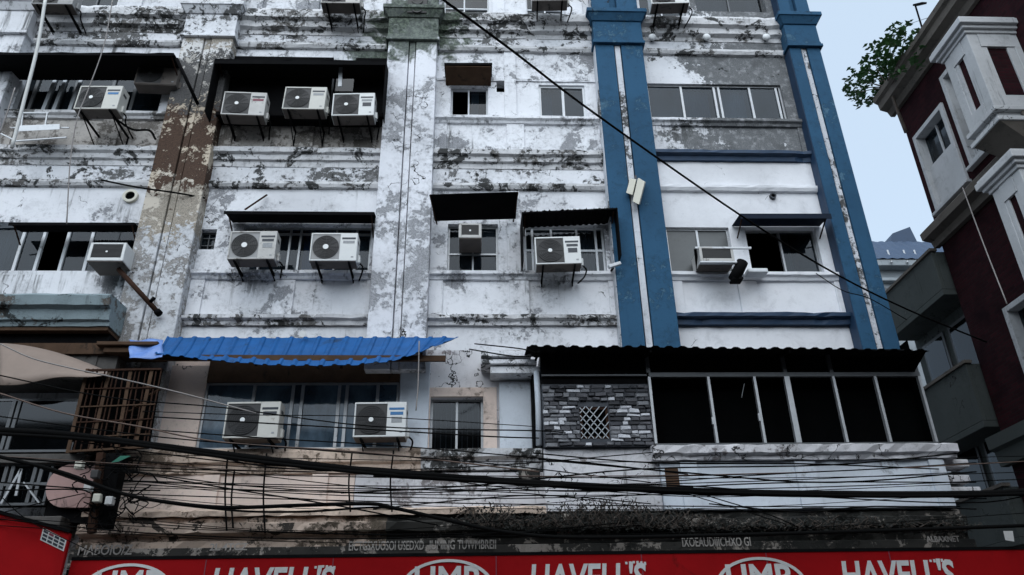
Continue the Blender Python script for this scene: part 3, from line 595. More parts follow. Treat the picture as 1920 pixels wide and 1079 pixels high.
# ------------------------------------------------------------------ air conditioners
AW, AH, AD = .78, .54, .28
def air_conditioner(label, px, py, Y=-.66, style='dark', body='acbody', stickers=('stk_dark', 'stk_blue'), rot=0., brackets=True, hub='hub', s=1.0, leg=.06, back=0.):
    """px, py: where the photograph shows the lower left corner of its front"""
    p = at(px, py, Y); r = thing('air_conditioner', label, 'air conditioner', p, 'outdoor air conditioning units'); r.rotation_euler = (rad(random.uniform(-1.2, 1.2)), rad(random.uniform(-1.3, 1.3)), rad(rot+random.uniform(-2.5, 2.5)))
    def lp(name, mb, mat, par=None, **kw):
        me = mb.mesh(name, mat if isinstance(mat, list) else [mat], (0, 0, 0), kw.pop('smooth', False)); o = bpy.data.objects.new(name, me); col.objects.link(o); o.parent = par or r
        if kw.get('bevel'): md = o.modifiers.new('bevel', 'BEVEL'); md.width = kw['bevel']; md.segments = 2
        return o
    W_, H_, D_ = AW*s, AH*s, AD
    b = MB(); fw = W_*.63; x0, x1, z0, z1 = .022, fw, .025, H_-.03
    b.box(0, W_, .02, D_, 0, H_); b.box(0, x0, 0, .0199, 0, H_).box(x1, W_, 0, .0199, 0, H_).box(x0, x1, 0, .0199, 0, z0).box(x0, x1, 0, .0199, z1, H_)
    lp('casing', b, body, bevel=.006)
    lp('underside', MB().box(.012, W_-.012, .012, D_-.01, -.012, -.001), 'acunder')
    pm = {'dark': 'acdark', 'grey': 'acgrey'}[style]
    fp = lp('fan_panel', MB().box(x0+.002, x1-.002, .012, .0198, z0+.002, z1-.002), pm)
    c = ((x0+x1)/2, 0, (z0+z1)/2); R_ = min(x1-x0, z1-z0)*.47
    lp('fan_well', MB().disc(c, R_, .006, .0118, 28), 'acgrille', fp)
    gr = MB()
    for q in range(1, 8): gr.ring(c, R_*q/7.2, .006, -.004, .006, 28)
    for q in range(12):
        a = q*math.pi/6; gr.bar((c[0]+.05*math.cos(a), 0, c[2]+.05*math.sin(a)), (c[0]+R_*math.cos(a), 0, c[2]+R_*math.sin(a)), .005, .005, up=(0, 1, 0))
    lp('fan_grille', gr, 'acdark' if style == 'grey' else 'acgrille', fp)
    lp('fan_hub', MB().disc(c, .048 if style == 'grey' else .036, -.010, -.0045, 16), hub, fp)
    xs0 = x1+.03; xs1 = W_-.03; zc = H_-.09
    for i, sm in enumerate(stickers):
        hh = (.035, .05, .09)[i % 3]; lp('sticker', MB().box(xs0+.02*i, xs1-.015*i, -.003, -.0005, zc-hh, zc), sm); zc -= hh+.03
    lp('badge', MB().box(xs1-.06, xs1-.02, -.003, -.0005, .06, .085), 'stk_grey')
    lp('valve_cover', MB().box(W_+.001, W_+.045, .12, .22, .03, .17), body, bevel=.008)
    lp('handle_recess', MB().box(W_+.0005, W_+.003, .08, .20, H_-.16, H_-.11), 'acdark')
    if brackets:
        for xx in (.12, W_-.12):
            ext = -Y-.0-back
            k = MB().box(xx-.014, xx+.014, -.01, ext, -.045, -.0125).box(xx-.010, xx+.010, ext-.03, ext, -.05-leg, -.0505).bar((xx, .16, -.055), (xx, ext-.02, -.05-leg+.02), .016)
            lp('bracket', k, 'black')
        lp('refrigerant_pipe', MB().tube(spline([(W_+.03, .17, .05), (W_+.09, .20, -.02), (W_+.06, .30, -.10), (W_-.02, -Y-back-.02, -.06)], 5), .014, 6), 'cable', smooth=True)
    return r
AC = air_conditioner
AC('air conditioner with dark fan hanging at the top left corner of the picture', 58, 7, -.75, 'dark', 'acgrey', ('stk_dark',))
AC('air conditioner on the top floor above the black three-unit enclosure', 601, 5, -.75, 'dark', 'acdirty')
AC('air conditioner on the top floor left of the blue pilaster', 997, 1, -.70, 'dark', 'acdirty', s=.95)
AC('air conditioner on the top floor between the two blue pilasters', 1222, 7, -.75, 'dark', 'acbody')
AC('air conditioner with blue sticker below the dark canopy at upper left', 137, 204, -.80, 'dark', 'acyellow', ('stk_dark', 'stk_blue'), leg=.28)
AC('air conditioner hung high under the upper left canopy, coloured dark for its shade', 250, 156, -.45, 'dark', 'acunder', ('stk_dark',), brackets=False, hub='acdark')  # dark casing and hub colours stand in for the canopy's shadow
AC('left air conditioner of three in the black enclosure, maroon sticker', 413, 214, -.66, 'dark', 'acdirty', ('stk_dark', 'stk_red'))
AC('middle air conditioner of three in the black enclosure, mounted highest', 528, 204, -.66, 'dark', 'acyellow', ('stk_dark', 'stk_grey'), leg=.3)
AC('right air conditioner of three in the black enclosure', 621, 217, -.66, 'dark', 'acbody', ('stk_dark', 'stk_grey', 'stk_dark'))
AC('air conditioner with round black fan beside the small square window', 425, 486, -.62, 'grey', 'acdirty', ('stk_dark', 'stk_dark', 'stk_grey'))
AC('clean air conditioner with round black fan left of the white pilaster', 579, 489, -.62, 'grey', 'acbody', ('stk_dark', 'stk_grey'))
AC('air conditioner with large vertical lettering under the ragged black awning', 1005, 496, -.62, 'dark', 'acbody', ('stk_dark', 'stk_dark', 'stk_dark'))
AC('left of two large air conditioners below the blue awning', 416, 822, -.70, 'dark', 'acyellow', ('stk_dark', 'stk_dark'), leg=.3, s=1.03)
AC('right of two large air conditioners below the blue awning, blue sticker', 661, 820, -.70, 'dark', 'acbody', ('stk_blue', 'stk_blue', 'stk_grey'), leg=.3, s=1.0)
def window_ac(label, r, Y, dep, body='acdirty', rot=0, tray=False):
    x0, x1, z0, z1 = r; t = thing('window_air_conditioner', label, 'air conditioner', ((x0+x1)/2, Y+dep, z0), 'window air conditioners')
    m = MB().box(x0, x1, Y+.02, Y+dep, z0, z1); e = .05
    m.box(x0, x0+e, Y, Y+.0199, z0, z1).box(x1-e, x1, Y, Y+.0199, z0, z1).box(x0+e, x1-e, Y, Y+.0199, z0, z0+e*1.2).box(x0+e, x1-e, Y, Y+.0199, z1-e*.7, z1)
    part('casing', m, body, t, bevel=.008)
    g = MB(); n = 11
    for i in range(n): zz = z0+e*1.2+(z1-z0-e*2)*(i+.5)/n; g.box(x0+e, x1-e, Y+.004, Y+.0195, zz-.006, zz+.006)
    part('grille', g, 'acdark', t); part('grille_back', MB().box(x0+e, x1-e, Y+.0196, Y+.0199, z0+e, z1-e*.7), 'acgrille', t)
    part('underside', MB().box(x0+.01, x1-.01, Y+.01, Y+dep, z0-.014, z0-.001), 'acunder', t)
    if tray:
        part('support_bar', MB().bar((x0-.06, Y+.03, z1-.01), (x1+.32, Y-.01, z1-.03), .035), 'alu', t); part('support_tray', MB().box(x0-.02, x1+.02, Y-.03, Y+.05, z0-.04, z0-.0145), 'whiteframe', t)
        part('side_bracket', MB().bar((x0-.05, Y+.05, z1-.02), (x0+.02, Y+.3, z0), .05, .02), 'black', t)
    else: part('status_badge', MB().disc(((x0+x1)/2, 0, (z0+z1)/2), .018, Y-.004, Y+.003, 10), 'hub', t)
    return t
window_ac('box air conditioner with square black grille at the left pilaster', rect(166, 455, 234, 489, -.62), -.62, .5, 'acbody')
window_ac('small window air conditioner under the black tilted canopy', rect(860, 419, 903, 446, -.45), -.45, .5, 'acdirty')
window_ac('window air conditioner on a metal bar in the frosted window', rect(1312, 463, 1376, 490, -.5), -.5, .5, 'acdirty', tray=True)
# ------------------------------------------------------------------ canopies and awnings
def sheet(mb, a, b, c, d, n=40, rib=.0, per=.12, skew=0., sag=None, m=0, nv=6, ragged=0., seed=0):
    """a..b back edge, d..c front edge; ribs run from the back to the front"""
    a, b, c, d = map(Vector, (a, b, c, d)); i0 = len(mb.v); nr = (b-a).cross(d-a).normalized(); ln = (b-a).length; rr = random.Random(seed)
    if nr.z < 0: nr = -nr
    rag = [rr.uniform(-1, 1)*ragged for _ in range(n+1)]
    for i in range(n+1):
        for j in range(nv+1):
            u, v = i/n, j/nv; p = a.lerp(b, u).lerp(d.lerp(c, u), v); ph = (u*ln+skew*v)/per
            w = (2*abs(2*(ph-math.floor(ph+.5)))-1); w = max(-.6, min(.6, w*1.6))
            q = p+nr*rib*w+(d-a)*(rag[i]*v)
            if sag: q.z += sag(u, v)
            mb.v.append(tuple(q))
    for i in range(n):
        for j in range(nv): k = i0+i*(nv+1)+j; mb.f.append((k, k+1, k+nv+2, k+nv+1)); mb.mi.append(m)
    return mb
def canopy(label, cat, px0, px1, pf, Yf, zb_off, mat, under=None, drop=0., rib=0., per=.1, Yb=-.01, sides=False, name='canopy', ragged=0., seed=0, tilt=0., braces=True):
    """front edge seen at row pf from px0 to px1, standing at depth Yf; the back edge is zb_off above it on the wall"""
    A, Bq = at(px0, pf, Yf), at(px1, pf+tilt, Yf); z = (A.z+Bq.z)/2
    t = thing(name, label, cat, ((A.x+Bq.x)/2, Yb, z))
    mb = sheet(MB(), (A.x, Yb, A.z+zb_off), (Bq.x, Yb, Bq.z+zb_off), Bq, A, n=max(8, int((Bq.x-A.x)/per*8)) if rib else 14, rib=rib, per=per, ragged=ragged, seed=seed, nv=3)
    o = part('sheet', mb, mat, t); md = o.modifiers.new('thick', 'SOLIDIFY'); md.thickness = .012; md.offset = 1
    if drop: part('front_lip', MB().bar(A-Vector((0, -.005, drop/2)), Bq-Vector((0, -.005, drop/2)), .012, drop), mat, t)
    if braces:
        for x in (A.x+.06, Bq.x-.06): part('brace', MB().bar((x, Yf+.05, z+.0), (x, Yb-.01, z-.22+min(zb_off, 0)), .02), 'rust', t)
    if sides:
        for x, q in ((A.x, A), (Bq.x, Bq)): part('side_sheet', MB().hexa([(x-.008, Yf*.95, q.z-sides), (x+.008, Yf*.95, q.z-sides), (x+.008, Yb, q.z-sides), (x-.008, Yb, q.z-sides), (x-.008, Yf, q.z), (x+.008, Yf, q.z), (x+.008, Yb, q.z+zb_off), (x-.008, Yb, q.z+zb_off)]), mat, t)
    return t
canopy('long black canopy over the upper left window band', 'canopy', -40, 326, 99, -.85, .10, 'black', drop=.05, tilt=2, ragged=.03)
t = canopy('black sheet enclosure around the three upper air conditioners', 'canopy', 403, 724, 112, -.62, .10, 'black', drop=.10, sides=1.25, tilt=3, ragged=.02)
q0, q1 = at(403, 112, -.62), at(724, 115, -.62)
part('base_board', MB().box(q0.x+.1, q1.x-.01, -.34, -.02, 11.42, 11.50), 'black', t); part('shade_backing', MB().box(q0.x+.05, -2.95, -.03, -.015, 11.50, 13.2).box(-2.5, q1.x, -.03, -.015, 11.50, 13.2), 'black', t)  # back sheets coloured black in place of the enclosure's inner shade
part('hanging_strip', MB().bar((-2.72, -.40, 12.9), (-2.68, -.40, 12.1), .07, .02), 'sheet_grey', t)
canopy('thin dark canopy over the middle left window', 'canopy', 16, 252, 419, -.40, .06, 'black', drop=.04, ragged=.02)
canopy('flat dark canopy above the two air conditioners left of the white pilaster', 'canopy', 420, 702, 397, -.50, .08, 'black', drop=.05, tilt=2)
t = canopy('small brown box canopy over the upper half-open window', 'canopy', 833, 923, 119, -.42, .02, 'black', drop=.04, Yb=-.0)
q0, q1 = at(833, 119, -.42), at(923, 119, -.42); part('soffit', MB().hexa([(q0.x+.02, -.40, q0.z-.06), (q1.x-.02, -.40, q0.z-.06), (q1.x-.02, -.01, q0.z-.20), (q0.x+.02, -.01, q0.z-.20), (q0.x+.02, -.40, q0.z-.045), (q1.x-.02, -.40, q0.z-.045), (q1.x-.02, -.01, q0.z-.03), (q0.x+.02, -.01, q0.z-.03)]), 'wood', t)
t = thing('canopy', 'large tilted black canopy over the window with the small air conditioner', 'canopy', (0, 0, 9.4))
q = [at(806, 366, -.62), at(971, 361, -.62), at(967, 411, -.10), at(815, 415, -.10)]
mb = MB(); mb.hexa([q[3], q[2], q[1], q[0], q[3]+Vector((0, .01, .02)), q[2]+Vector((0, .01, .02)), q[1]+Vector((0, .01, .02)), q[0]+Vector((0, .01, .02))]); part('sheet', mb, 'black', t)
part('brace', MB().bar((q[3].x+.04, -.02, q[3].z-.02), q[0], .02), 'rust', t); part('brace', MB().bar((q[2].x-.04, -.02, q[2].z-.02), q[1], .02), 'rust', t)
t = canopy('ragged corrugated black awning over the air conditioner with vertical lettering', 'awning', 979, 1157, 398, -.55, .02, 'black', drop=.03, rib=.016, per=.11, tilt=-8, sides=.95, name='awning', ragged=.06, seed=3)
canopy('slim dark blue canopy over the half-open window between blue pilasters', 'canopy', 1388, 1558, 402, -.50, .05, 'navy', drop=.09, tilt=0)
# blue corrugated awning
t = thing('blue_awning', 'bright blue corrugated awning sagging over the first-floor windows', 'awning', (-3, -.3, 6.9))
edge = [(243, 671), (310, 665), (400, 676), (520, 685), (600, 687), (680, 685), (752, 677), (800, 660), (845, 643)]
def eb(px):
    for (a, b), (c, d) in zip(edge, edge[1:]):
        if a <= px <= c: return b+(d-b)*(px-a)/(c-a)
    return edge[-1][1]
pans = [(300, 430), (426, 560), (556, 690), (686, 800), (796, 846)]
for k, (pa, pb) in enumerate(pans):
    mb = MB(); n = 60; nv = 6; yo = -.012*(k % 2)
    for i in range(n+1):
        px = pa+(pb-pa)*i/n; top = at(px+14, 634, -.30+yo); bot = at(px-10, eb(px), -.92+yo)
        for j in range(nv+1):
            p = top.lerp(bot, j/nv); ph = px/26.; w_ = abs(2*(ph-math.floor(ph+.5))); w_ = 1 if w_ > .80 else max(0, (w_-.62)/.18)
            p += Vector((0, -.7, .7))*(.022*w_-.018*math.sin(j/nv*3.1)+.006*math.sin(px*.11+j)); mb.v.append(tuple(p))
    for i in range(n):
        for j in range(nv): q = i*(nv+1)+j; mb.f.append((q, q+1, q+nv+2, q+nv+1)); mb.mi.append(0)
    o = part('sheet', mb, 'corr', t); md = o.modifiers.new('thick', 'SOLIDIFY'); md.thickness = .006
for px in (330, 480, 640, 790): part('rafter', MB().bar(at(px, 640, -.32)-Vector((0, 0, .06)), at(px, eb(px), -.88)+Vector((0, .02, -.02)), .04), 'rust', t)
part('front_beam', MB().bar((-5.0, -.78, 6.30), (-.5, -.78, 6.28), .05, .09), 'wood', t)
part('patch', MB().disc(at(578, 648, 0), .06, -.47, -.462, 10), 'sign_white', t)
pm_ = MB(); n = 12
for i in range(n+1):
    for j in range(n+1):
        u, v_ = i/n, j/n; p = at(243+63*u, 637+(35+u*0)*v_, -.62-.35*v_); p.y += .05*math.sin(u*7+v_*4)*math.cos(v_*5+u); pm_.v.append(tuple(p))
for i in range(n):
    for j in range(n): k = i*(n+1)+j; pm_.f.append((k, k+1, k+n+2, k+n+1)); pm_.mi.append(0)
o = pm_.build('plastic_sheet', 'plastic', None, smooth=True); tag(o, 'crumpled pale blue plastic sheet at the left end of the blue awning', 'plastic sheet'); md = o.modifiers.new('thick', 'SOLIDIFY'); md.thickness = .004
# black corrugated awning over veranda
t = thing('black_awning', 'long black corrugated awning over the stone panel and veranda', 'awning', (4, -.4, 6.5))
fa, fb = at(988, 649, -1.10), at(1738, 657, -1.10)
for k in range(5):
    a = fa.lerp(fb, k/5); b = fa.lerp(fb, (k+1)/5+.006); zo = .008*(k % 2)
    mb = sheet(MB(), (a.x, -.28, a.z+.16+zo), (b.x, -.28, b.z+.16+zo), b+Vector((0, 0, zo)), a+Vector((0, 0, zo)), n=90, rib=.022, per=.21, nv=3, ragged=.012, seed=k)
    o = part('sheet', mb, 'black', t); md = o.modifiers.new('thick', 'SOLIDIFY'); md.thickness = .006
for px in (1010, 1220, 1480, 1725): p = at(px, 655, -1.05); part('rafter', MB().bar(p-Vector((0, 0, .03)), (p.x, -.3, p.z+.10), .03, .04), 'black', t)
part('end_sheet', MB().quad([fb, (fb.x, -.28, fb.z+.16), (fb.x, -.28, 6.1), (fb.x, -.60, 6.1)]), 'black', t)

# ------------------------------------------------------------------ signboards
t = thing('shop_signboard', 'long red shop signboard with white oval emblems and lettering below the building', 'signboard', (0, -1.1, 2.4))
SGY = -1.2
zs0, zs1 = at(140, 1051, SGY).z, at(1900, 1031, SGY).z
part('panel', MB().hexa([(at(132, 1060, SGY).x, SGY, 2.2), (7.6, SGY, 2.2), (7.6, SGY+.08, 2.2), (at(132, 1060, SGY).x, SGY+.08, 2.2), (at(132, 1060, SGY).x, SGY, zs0), (7.6, SGY, zs1), (7.6, SGY+.08, zs1), (at(132, 1060, SGY).x, SGY+.08, zs0)]), 'red', t)
part('top_trim', MB().bar((at(132, 1060, SGY).x, SGY+.04, zs0+.02), (7.6, SGY+.04, zs1+.02), .10, .04), 'black', t)
part('hanger', MB().box(-5.2, 7.4, -1.1, -.5, 3.0, 3.04), 'black', t)
for xx in (-3.55, -1.9, .25, 2.2, 3.9, 5.6): part('seam', MB().box(xx-.006, xx+.006, SGY-.004, SGY+.002, 2.2, min(zs0, zs1)), 'stk_red', t)
def letters(s, px, py, h, wpx, sy, par, mat='sign_white', shear=0., off=.0, name='lettering', ext=.004):
    p = at(px, py, sy); wid = at(px+wpx, py, sy).x-p.x; me = text_mesh(s, h, ext, shear, off); xs = [v.co.x for v in me.vertices]; k = wid/max(xs)
    for v in me.vertices: v.co.x *= k
    me.materials.append(M[mat]); o = bpy.data.objects.new(name, me); col.objects.link(o); o.parent = par; o.location = Vector((p.x, sy-.006, p.z-h))-parent_loc(par); return o
for cx, ty, hw in ((245, 1057, 86), (840, 1049, 86), (1421, 1045, 84)):
    p = at(cx, ty, SGY); rx = at(cx+hw, ty, SGY).x-p.x; rz = .36; e = MB(); n = 48; i0 = 0
    for (r0, yy) in ((1., SGY-.002), (.92, SGY-.002), (.92, SGY-.012), (1., SGY-.012)):
        for j in range(n): a = 2*math.pi*j/n; k_ = r0 if r0 == 1 else 1; e.v.append((p.x+(rx-(0 if r0 == 1 else .05))*math.cos(a), yy, p.z-rz+(rz-(0 if r0 == 1 else .035))*math.sin(a)))
    for q in range(4):
        for j in range(n): e.f.append((q*n+j, q*n+(j+1) % n, ((q+1) % 4)*n+(j+1) % n, ((q+1) % 4)*n+j)); e.mi.append(0)
    em = part('oval_emblem', e, 'sign_white', t); letters('HMB', cx-62, ty+15, .34, 124, SGY, em, off=.012)
for (px, py, w_) in ((400, 1067, 228), (993, 1060, 217), (1573, 1054, 212)): letters("HAVELL'S", px, py, .34, w_, SGY, t, shear=.12, off=.012)
for (px, py) in ((590, 1060), (1172, 1052), (1742, 1048)):      # small illegible marks over the last letters
    for q in range(6): a_ = at(px+q*7, py+abs(q-2.5)*.8, SGY); part('small_mark', MB().box(a_.x, a_.x+.03, SGY-.006, SGY-.001, a_.z-.03-.01*(q % 2), a_.z), 'sign_white', t)
FY = -.66
def fascia_text(s, px, py, w_, h): letters(s, px, py, h, w_, FY, B, 'fascia', name='fascia_lettering', off=.002)
fascia_text('MABOIO/Z', 150, 1023, 100, .13); fascia_text('EICTGSXUOSOI USEDXD', 655, 1016, 140, .12); fascia_text('IUMING TUWMBREII', 806, 1014, 124, .12); fascia_text('IXOEAUDIIICHXO GI', 1278, 1009, 128, .12); fascia_text('ALBAXNET', 1735, 1006, 62, .08); fascia_text('2L 4TCZ', 395, 1020, 70, .09)
t = thing('red_signboard', 'slanted red signboard with a small white notice at the lower left corner', 'signboard', (-7, -1.5, 2.5))
a0, a1 = at(-60, 948, -1.65), at(131, 1000, -1.40)
part('panel', MB().hexa([(a0.x, a0.y, 2.1), (a1.x, a1.y, 2.1), (a1.x, a1.y+.06, 2.1), (a0.x, a0.y+.06, 2.1), a0, a1, a1+Vector((0, .06, 0)), a0+Vector((0, .06, 0))]), 'red', t)
part('top_trim', MB().bar(a0+Vector((0, .02, .02)), a1+Vector((0, .02, .02)), .10, .04), 'black', t)
nq = [at(px, py, -1.48-.02) for px, py in ((73, 1012), (113, 1032), (119, 1010), (79, 989))]
for p in nq: p.y = a0.y+(a1.y-a0.y)*(p.x-a0.x)/(a1.x-a0.x)-.006
no = part('notice', MB().quad(nq), 'sign_white', t)
for i in range(3):
    for j in range(4):
        u0, u1, v0, v1 = .05+j*.235, .05+j*.235+.19, .10+i*.29, .10+i*.29+.2
        pt = lambda u, v: nq[0].lerp(nq[1], u).lerp(nq[3].lerp(nq[2], u), v)+Vector((0, -.003, 0))
        part('notice_print', MB().quad([pt(u0, v0), pt(u1, v0), pt(u1, v1), pt(u0, v1)]), 'stk_red' if (i, j) == (2, 1) else 'stk_dark', no)

# ------------------------------------------------------------------ pipes, lamps and small fixtures
def lone(name, mb, mat, label, cat, group=None, smooth=False, bevel=0.):
    o = mb.build(name, mat, None, bevel=bevel, smooth=smooth); return tag(o, label, cat, group)
p0, p1 = at(222, 505, -.42), at(298, 588, -.40)
t = thing('drain_pipe', 'thick black pipe slanting down across the left pilaster', 'pipe', p1)
part('tube', MB().tube([p0, p1], .042, 10), 'rust', t, smooth=True); part('end_cap', MB().tube([p1-(p1-p0).normalized()*.06, p1+(p1-p0).normalized()*.02], .058, 10), 'black', t, smooth=True)
q = p0.lerp(p1, .8); part('valve', MB().tube([q+Vector((0, -.03, .03)), q+Vector((.06, -.05, .10))], .03, 8), 'black', t, smooth=True)
p0, p1 = at(331, 110, -.80), at(371, 196, -.36); lone('canopy_strut', MB().tube([p0, p1], .032, 8), 'black', 'black strut from the upper left canopy down to the pilaster', 'strut', smooth=True)
p0, p1 = at(460, 393, -.35), at(500, 366, -.06); lone('broken_bracket', MB().bar(p0, p1, .04, .03), 'rust', 'broken bracket sticking up above the flat dark canopy', 'bracket')
for (px, py, lab) in ((246, 370, 'round pipe outlet in the white wall above the left window'), (1448, 370, 'small dark round pipe hole in the clean white wall')):
    p = at(px, py, 0); t = thing('pipe_outlet', lab, 'pipe', p); r_ = .11 if px < 500 else .05
    part('rim', MB().ring((p.x, 0, p.z), r_, r_*.45, -.06, .06, 20), 'creambox' if px < 500 else 'stk_dark', t, smooth=False); part('bore', MB().disc(p, r_*.8, -.03, -.01, 16), 'room', t)
for px, lab in ((1223, 'round white lamp on the cornice beside the left blue pilaster'), (1325, 'round white lamp at the middle of the grey cornice'), (1437, 'round white lamp on the cornice beside the corner pilaster')):
    p = at(px, 70, -.14); t = thing('wall_lamp', lab, 'lamp', p, 'round lamps on the cornice'); g = MB(); k = 10
    pts = []
    for a in range(k+1):
        w_ = math.pi*a/k; pts.append((math.sin(w_)*.085, -math.cos(w_)*.055))
    for (rr, dy) in pts:
        for j in range(16): g.v.append((p.x+rr*math.cos(j*math.pi/8), p.y+dy, p.z+rr*math.sin(j*math.pi/8)))
    for a in range(k):
        for j in range(16): g.f.append((a*16+j, a*16+(j+1) % 16, (a+1)*16+(j+1) % 16, (a+1)*16+j)); g.mi.append(0)
    part('globe', g, 'lamp', t, smooth=True); part('bracket', MB().bar(p+Vector((0, .03, 0)), (p.x, -.03, p.z-.02), .03), 'stk_dark', t)
p = at(1192, 358, -.42); t = thing('box_fixture', 'cream box fixture hanging askew on the left blue pilaster', 'fixture', p)
part('front_plate', MB().hexa([at(1186, 378, -.45), at(1198, 384, -.45), at(1200, 384, -.34), at(1188, 378, -.34), at(1196, 334, -.45), at(1209, 342, -.45), at(1211, 342, -.34), at(1198, 334, -.34)]), 'creambox', t, bevel=.006)
part('back_plate', MB().hexa([at(1174, 362, -.40), at(1186, 366, -.40), at(1187, 366, -.31), at(1175, 362, -.31), at(1181, 335, -.40), at(1193, 337, -.40), at(1194, 337, -.31), at(1182, 335, -.31)]), 'creambox', t, bevel=.006)
part('hanger', MB().bar(at(1190, 380, -.36), at(1192, 330, -.30), .03), 'stk_dark', t)
p = at(1386, 508, -.42); t = thing('exhaust_motor', 'black exhaust motor hanging beside the window air conditioner', 'motor', p)
part('drum', MB().tube([at(1392, 492, -.45), at(1386, 505, -.44), at(1376, 524, -.42)], .10, 14), 'black', t, smooth=True); part('foot', MB().box(p.x-.16, p.x+.02, -.5, -.3, p.z-.2, p.z-.16), 'black', t); part('arm', MB().bar(p, (p.x+.05, -.05, p.z+.1), .04), 'black', t)
lone('wall_tray', MB().box(at(1400, 505, -.3).x, at(1438, 505, -.3).x, -.35, -.13, at(1400, 513, -.3).z, at(1400, 505, -.3).z), 'whiteframe', 'small white tray on the sill beside the black exhaust motor', 'tray', bevel=.02)
t = thing('security_camera', 'small white camera at the left edge of the blue pilaster', 'camera', at(1152, 498, -.4)); part('housing', MB().bar(at(1141, 501, -.45), at(1163, 494, -.40), .07, .06), 'whiteframe', t, bevel=.01); part('mount', MB().bar(at(1150, 502, -.40), at(1145, 510, -.02), .03), 'black', t)
t = thing('clothes_rack', 'white metal rack with trays on the ledge at far left', 'rack', at(80, 265, -.6)); rk = MB()
for a, b in (((20, 240), (130, 240)), ((40, 212), (92, 212)), ((43, 212), (40, 240)), ((89, 212), (84, 240)), ((30, 265), (125, 258)), ((0, 250), (30, 265))): rk.bar(at(*a, -.55), at(*b, -.55), .022)
part('frame', rk, 'alu', t); part('tray', MB().hexa([at(32, 247, -.6), at(112, 243, -.6), at(112, 243, -.25), at(32, 247, -.25), at(32, 236, -.6), at(112, 233, -.6), at(112, 233, -.25), at(32, 236, -.25)]), 'whiteframe', t, bevel=.008)
t = thing('meter_box', 'dark meter box with two round openings on the white pilaster top', 'meter box', at(782, 28, -.34)); x_, _, z_ = at(782, 28, -.34); part('case', MB().box(x_-.2, x_+.2, -.40, -.29, z_, z_+.5), 'acdark', t)
for dz in (.1, .34): part('opening', MB().ring((x_, 0, z_+dz), .10, .03, -.42, .02, 18), 'acgrille', t)
# rusty cage in front of the lower left pilaster
t = thing('rusty_cage', 'rusty iron and timber cage on the lower left window under the boards', 'cage', at(215, 845, -.9))
cg = lambda u, v, y=-.92: at((166+137*u)-(36-10*u)*v, 692+(158-8*u)*v, y)
rr = random.Random(4)
for i in range(15):
    u = i/14; part('bar', MB().bar(cg(u+rr.uniform(-.02, .02), .0), cg(u+rr.uniform(-.03, .03), 1.), .016 if i % 4 else .05, .02), 'rust' if i % 4 else 'wood', t)
for v_ in (.02, .22, .45, .62, .8, .98): part('rail', MB().bar(cg(0, v_+rr.uniform(-.02, .02), -.935), cg(1, v_+rr.uniform(-.02, .02), -.935), .03 if v_ in (.02, .98) else .018), 'wood' if v_ in (.45, .8, .98) else 'rust', t)
for k in range(5):
    u, v_ = rr.uniform(.45, .9), rr.uniform(.2, .85); part('scrap_board', MB().bar(cg(u, v_, -.86), cg(u+rr.uniform(.08, .2), v_+rr.uniform(-.12, .12), -.84), .07, .015), 'wood', t)
part('backing', MB().quad([cg(-.02, 0, -.62), cg(1.02, 0, -.62), cg(1.02, 1, -.62), cg(-.02, 1, -.62)]), 'room', t)
part('floor_plate', MB().hexa([cg(0, 1.0), cg(1, 1.0), cg(1, 1.0, -.62), cg(0, 1.0, -.62), cg(0, .985), cg(1, .985), cg(1, .985, -.62), cg(0, .985, -.62)]), 'black', t)
# utility pole stub with its tangle at lower left
t = thing('cable_post', 'dark iron post with a tangle of wires at the lower left corner', 'post', at(178, 1000, -1.1)); a, b = at(172, 1000, -1.1), at(190, 850, -1.1)
part('shaft', MB().bar(a, b, .09, .09), 'rust', t); part('plate', MB().box(b.x-.02, b.x+.26, -1.02, -.80, a.z+.1, b.z+.02), 'black', t)
tw = MB()
for k in range(46):
    p = at(rr.uniform(160, 250), rr.uniform(850, 975), -1.15); pts = [p]
    for j in range(4): p = p+Vector((rr.uniform(-.16, .16), rr.uniform(-.06, .06), rr.uniform(-.14, .14))); pts.append(p)
    tw.tube(spline(pts, 4), rr.uniform(.004, .010), 4)
o = part('wire_tangle', tw, 'cable', t); o['kind'] = 'stuff'
for (px, py) in ((148, 873), (178, 890), (165, 914), (205, 940), (182, 935)): part('junction_box', MB().box(at(px, py, -1.25).x-.05, at(px, py, -1.25).x+.05, -1.28, -1.18, at(px, py, -1.25).z-.05, at(px, py, -1.25).z+.06), rr.choice(['creambox', 'acdark', 'sign_white']), t, bevel=.01)
lone('green_rag', MB().hexa([at(208, 868, -1.2), at(222, 866, -1.2), at(222, 866, -1.15), at(208, 868, -1.15), at(226, 855, -1.2), at(246, 855, -1.2), at(246, 855, -1.15), at(226, 855, -1.15)]), simple('green_cloth', (.02, .12, .08), .8), 'scrap of green cloth caught above the dark post', 'rag')
lone('notice_plate', MB().hexa([at(1885, 1013, -1.3), at(1902, 1016, -1.3), at(1902, 1016, -1.27), at(1885, 1013, -1.27), at(1881, 996, -1.3), at(1899, 996, -1.3), at(1899, 996, -1.27), at(1881, 996, -1.27)]), 'sign_white', 'small white notice plate at the right end of the cables', 'notice')
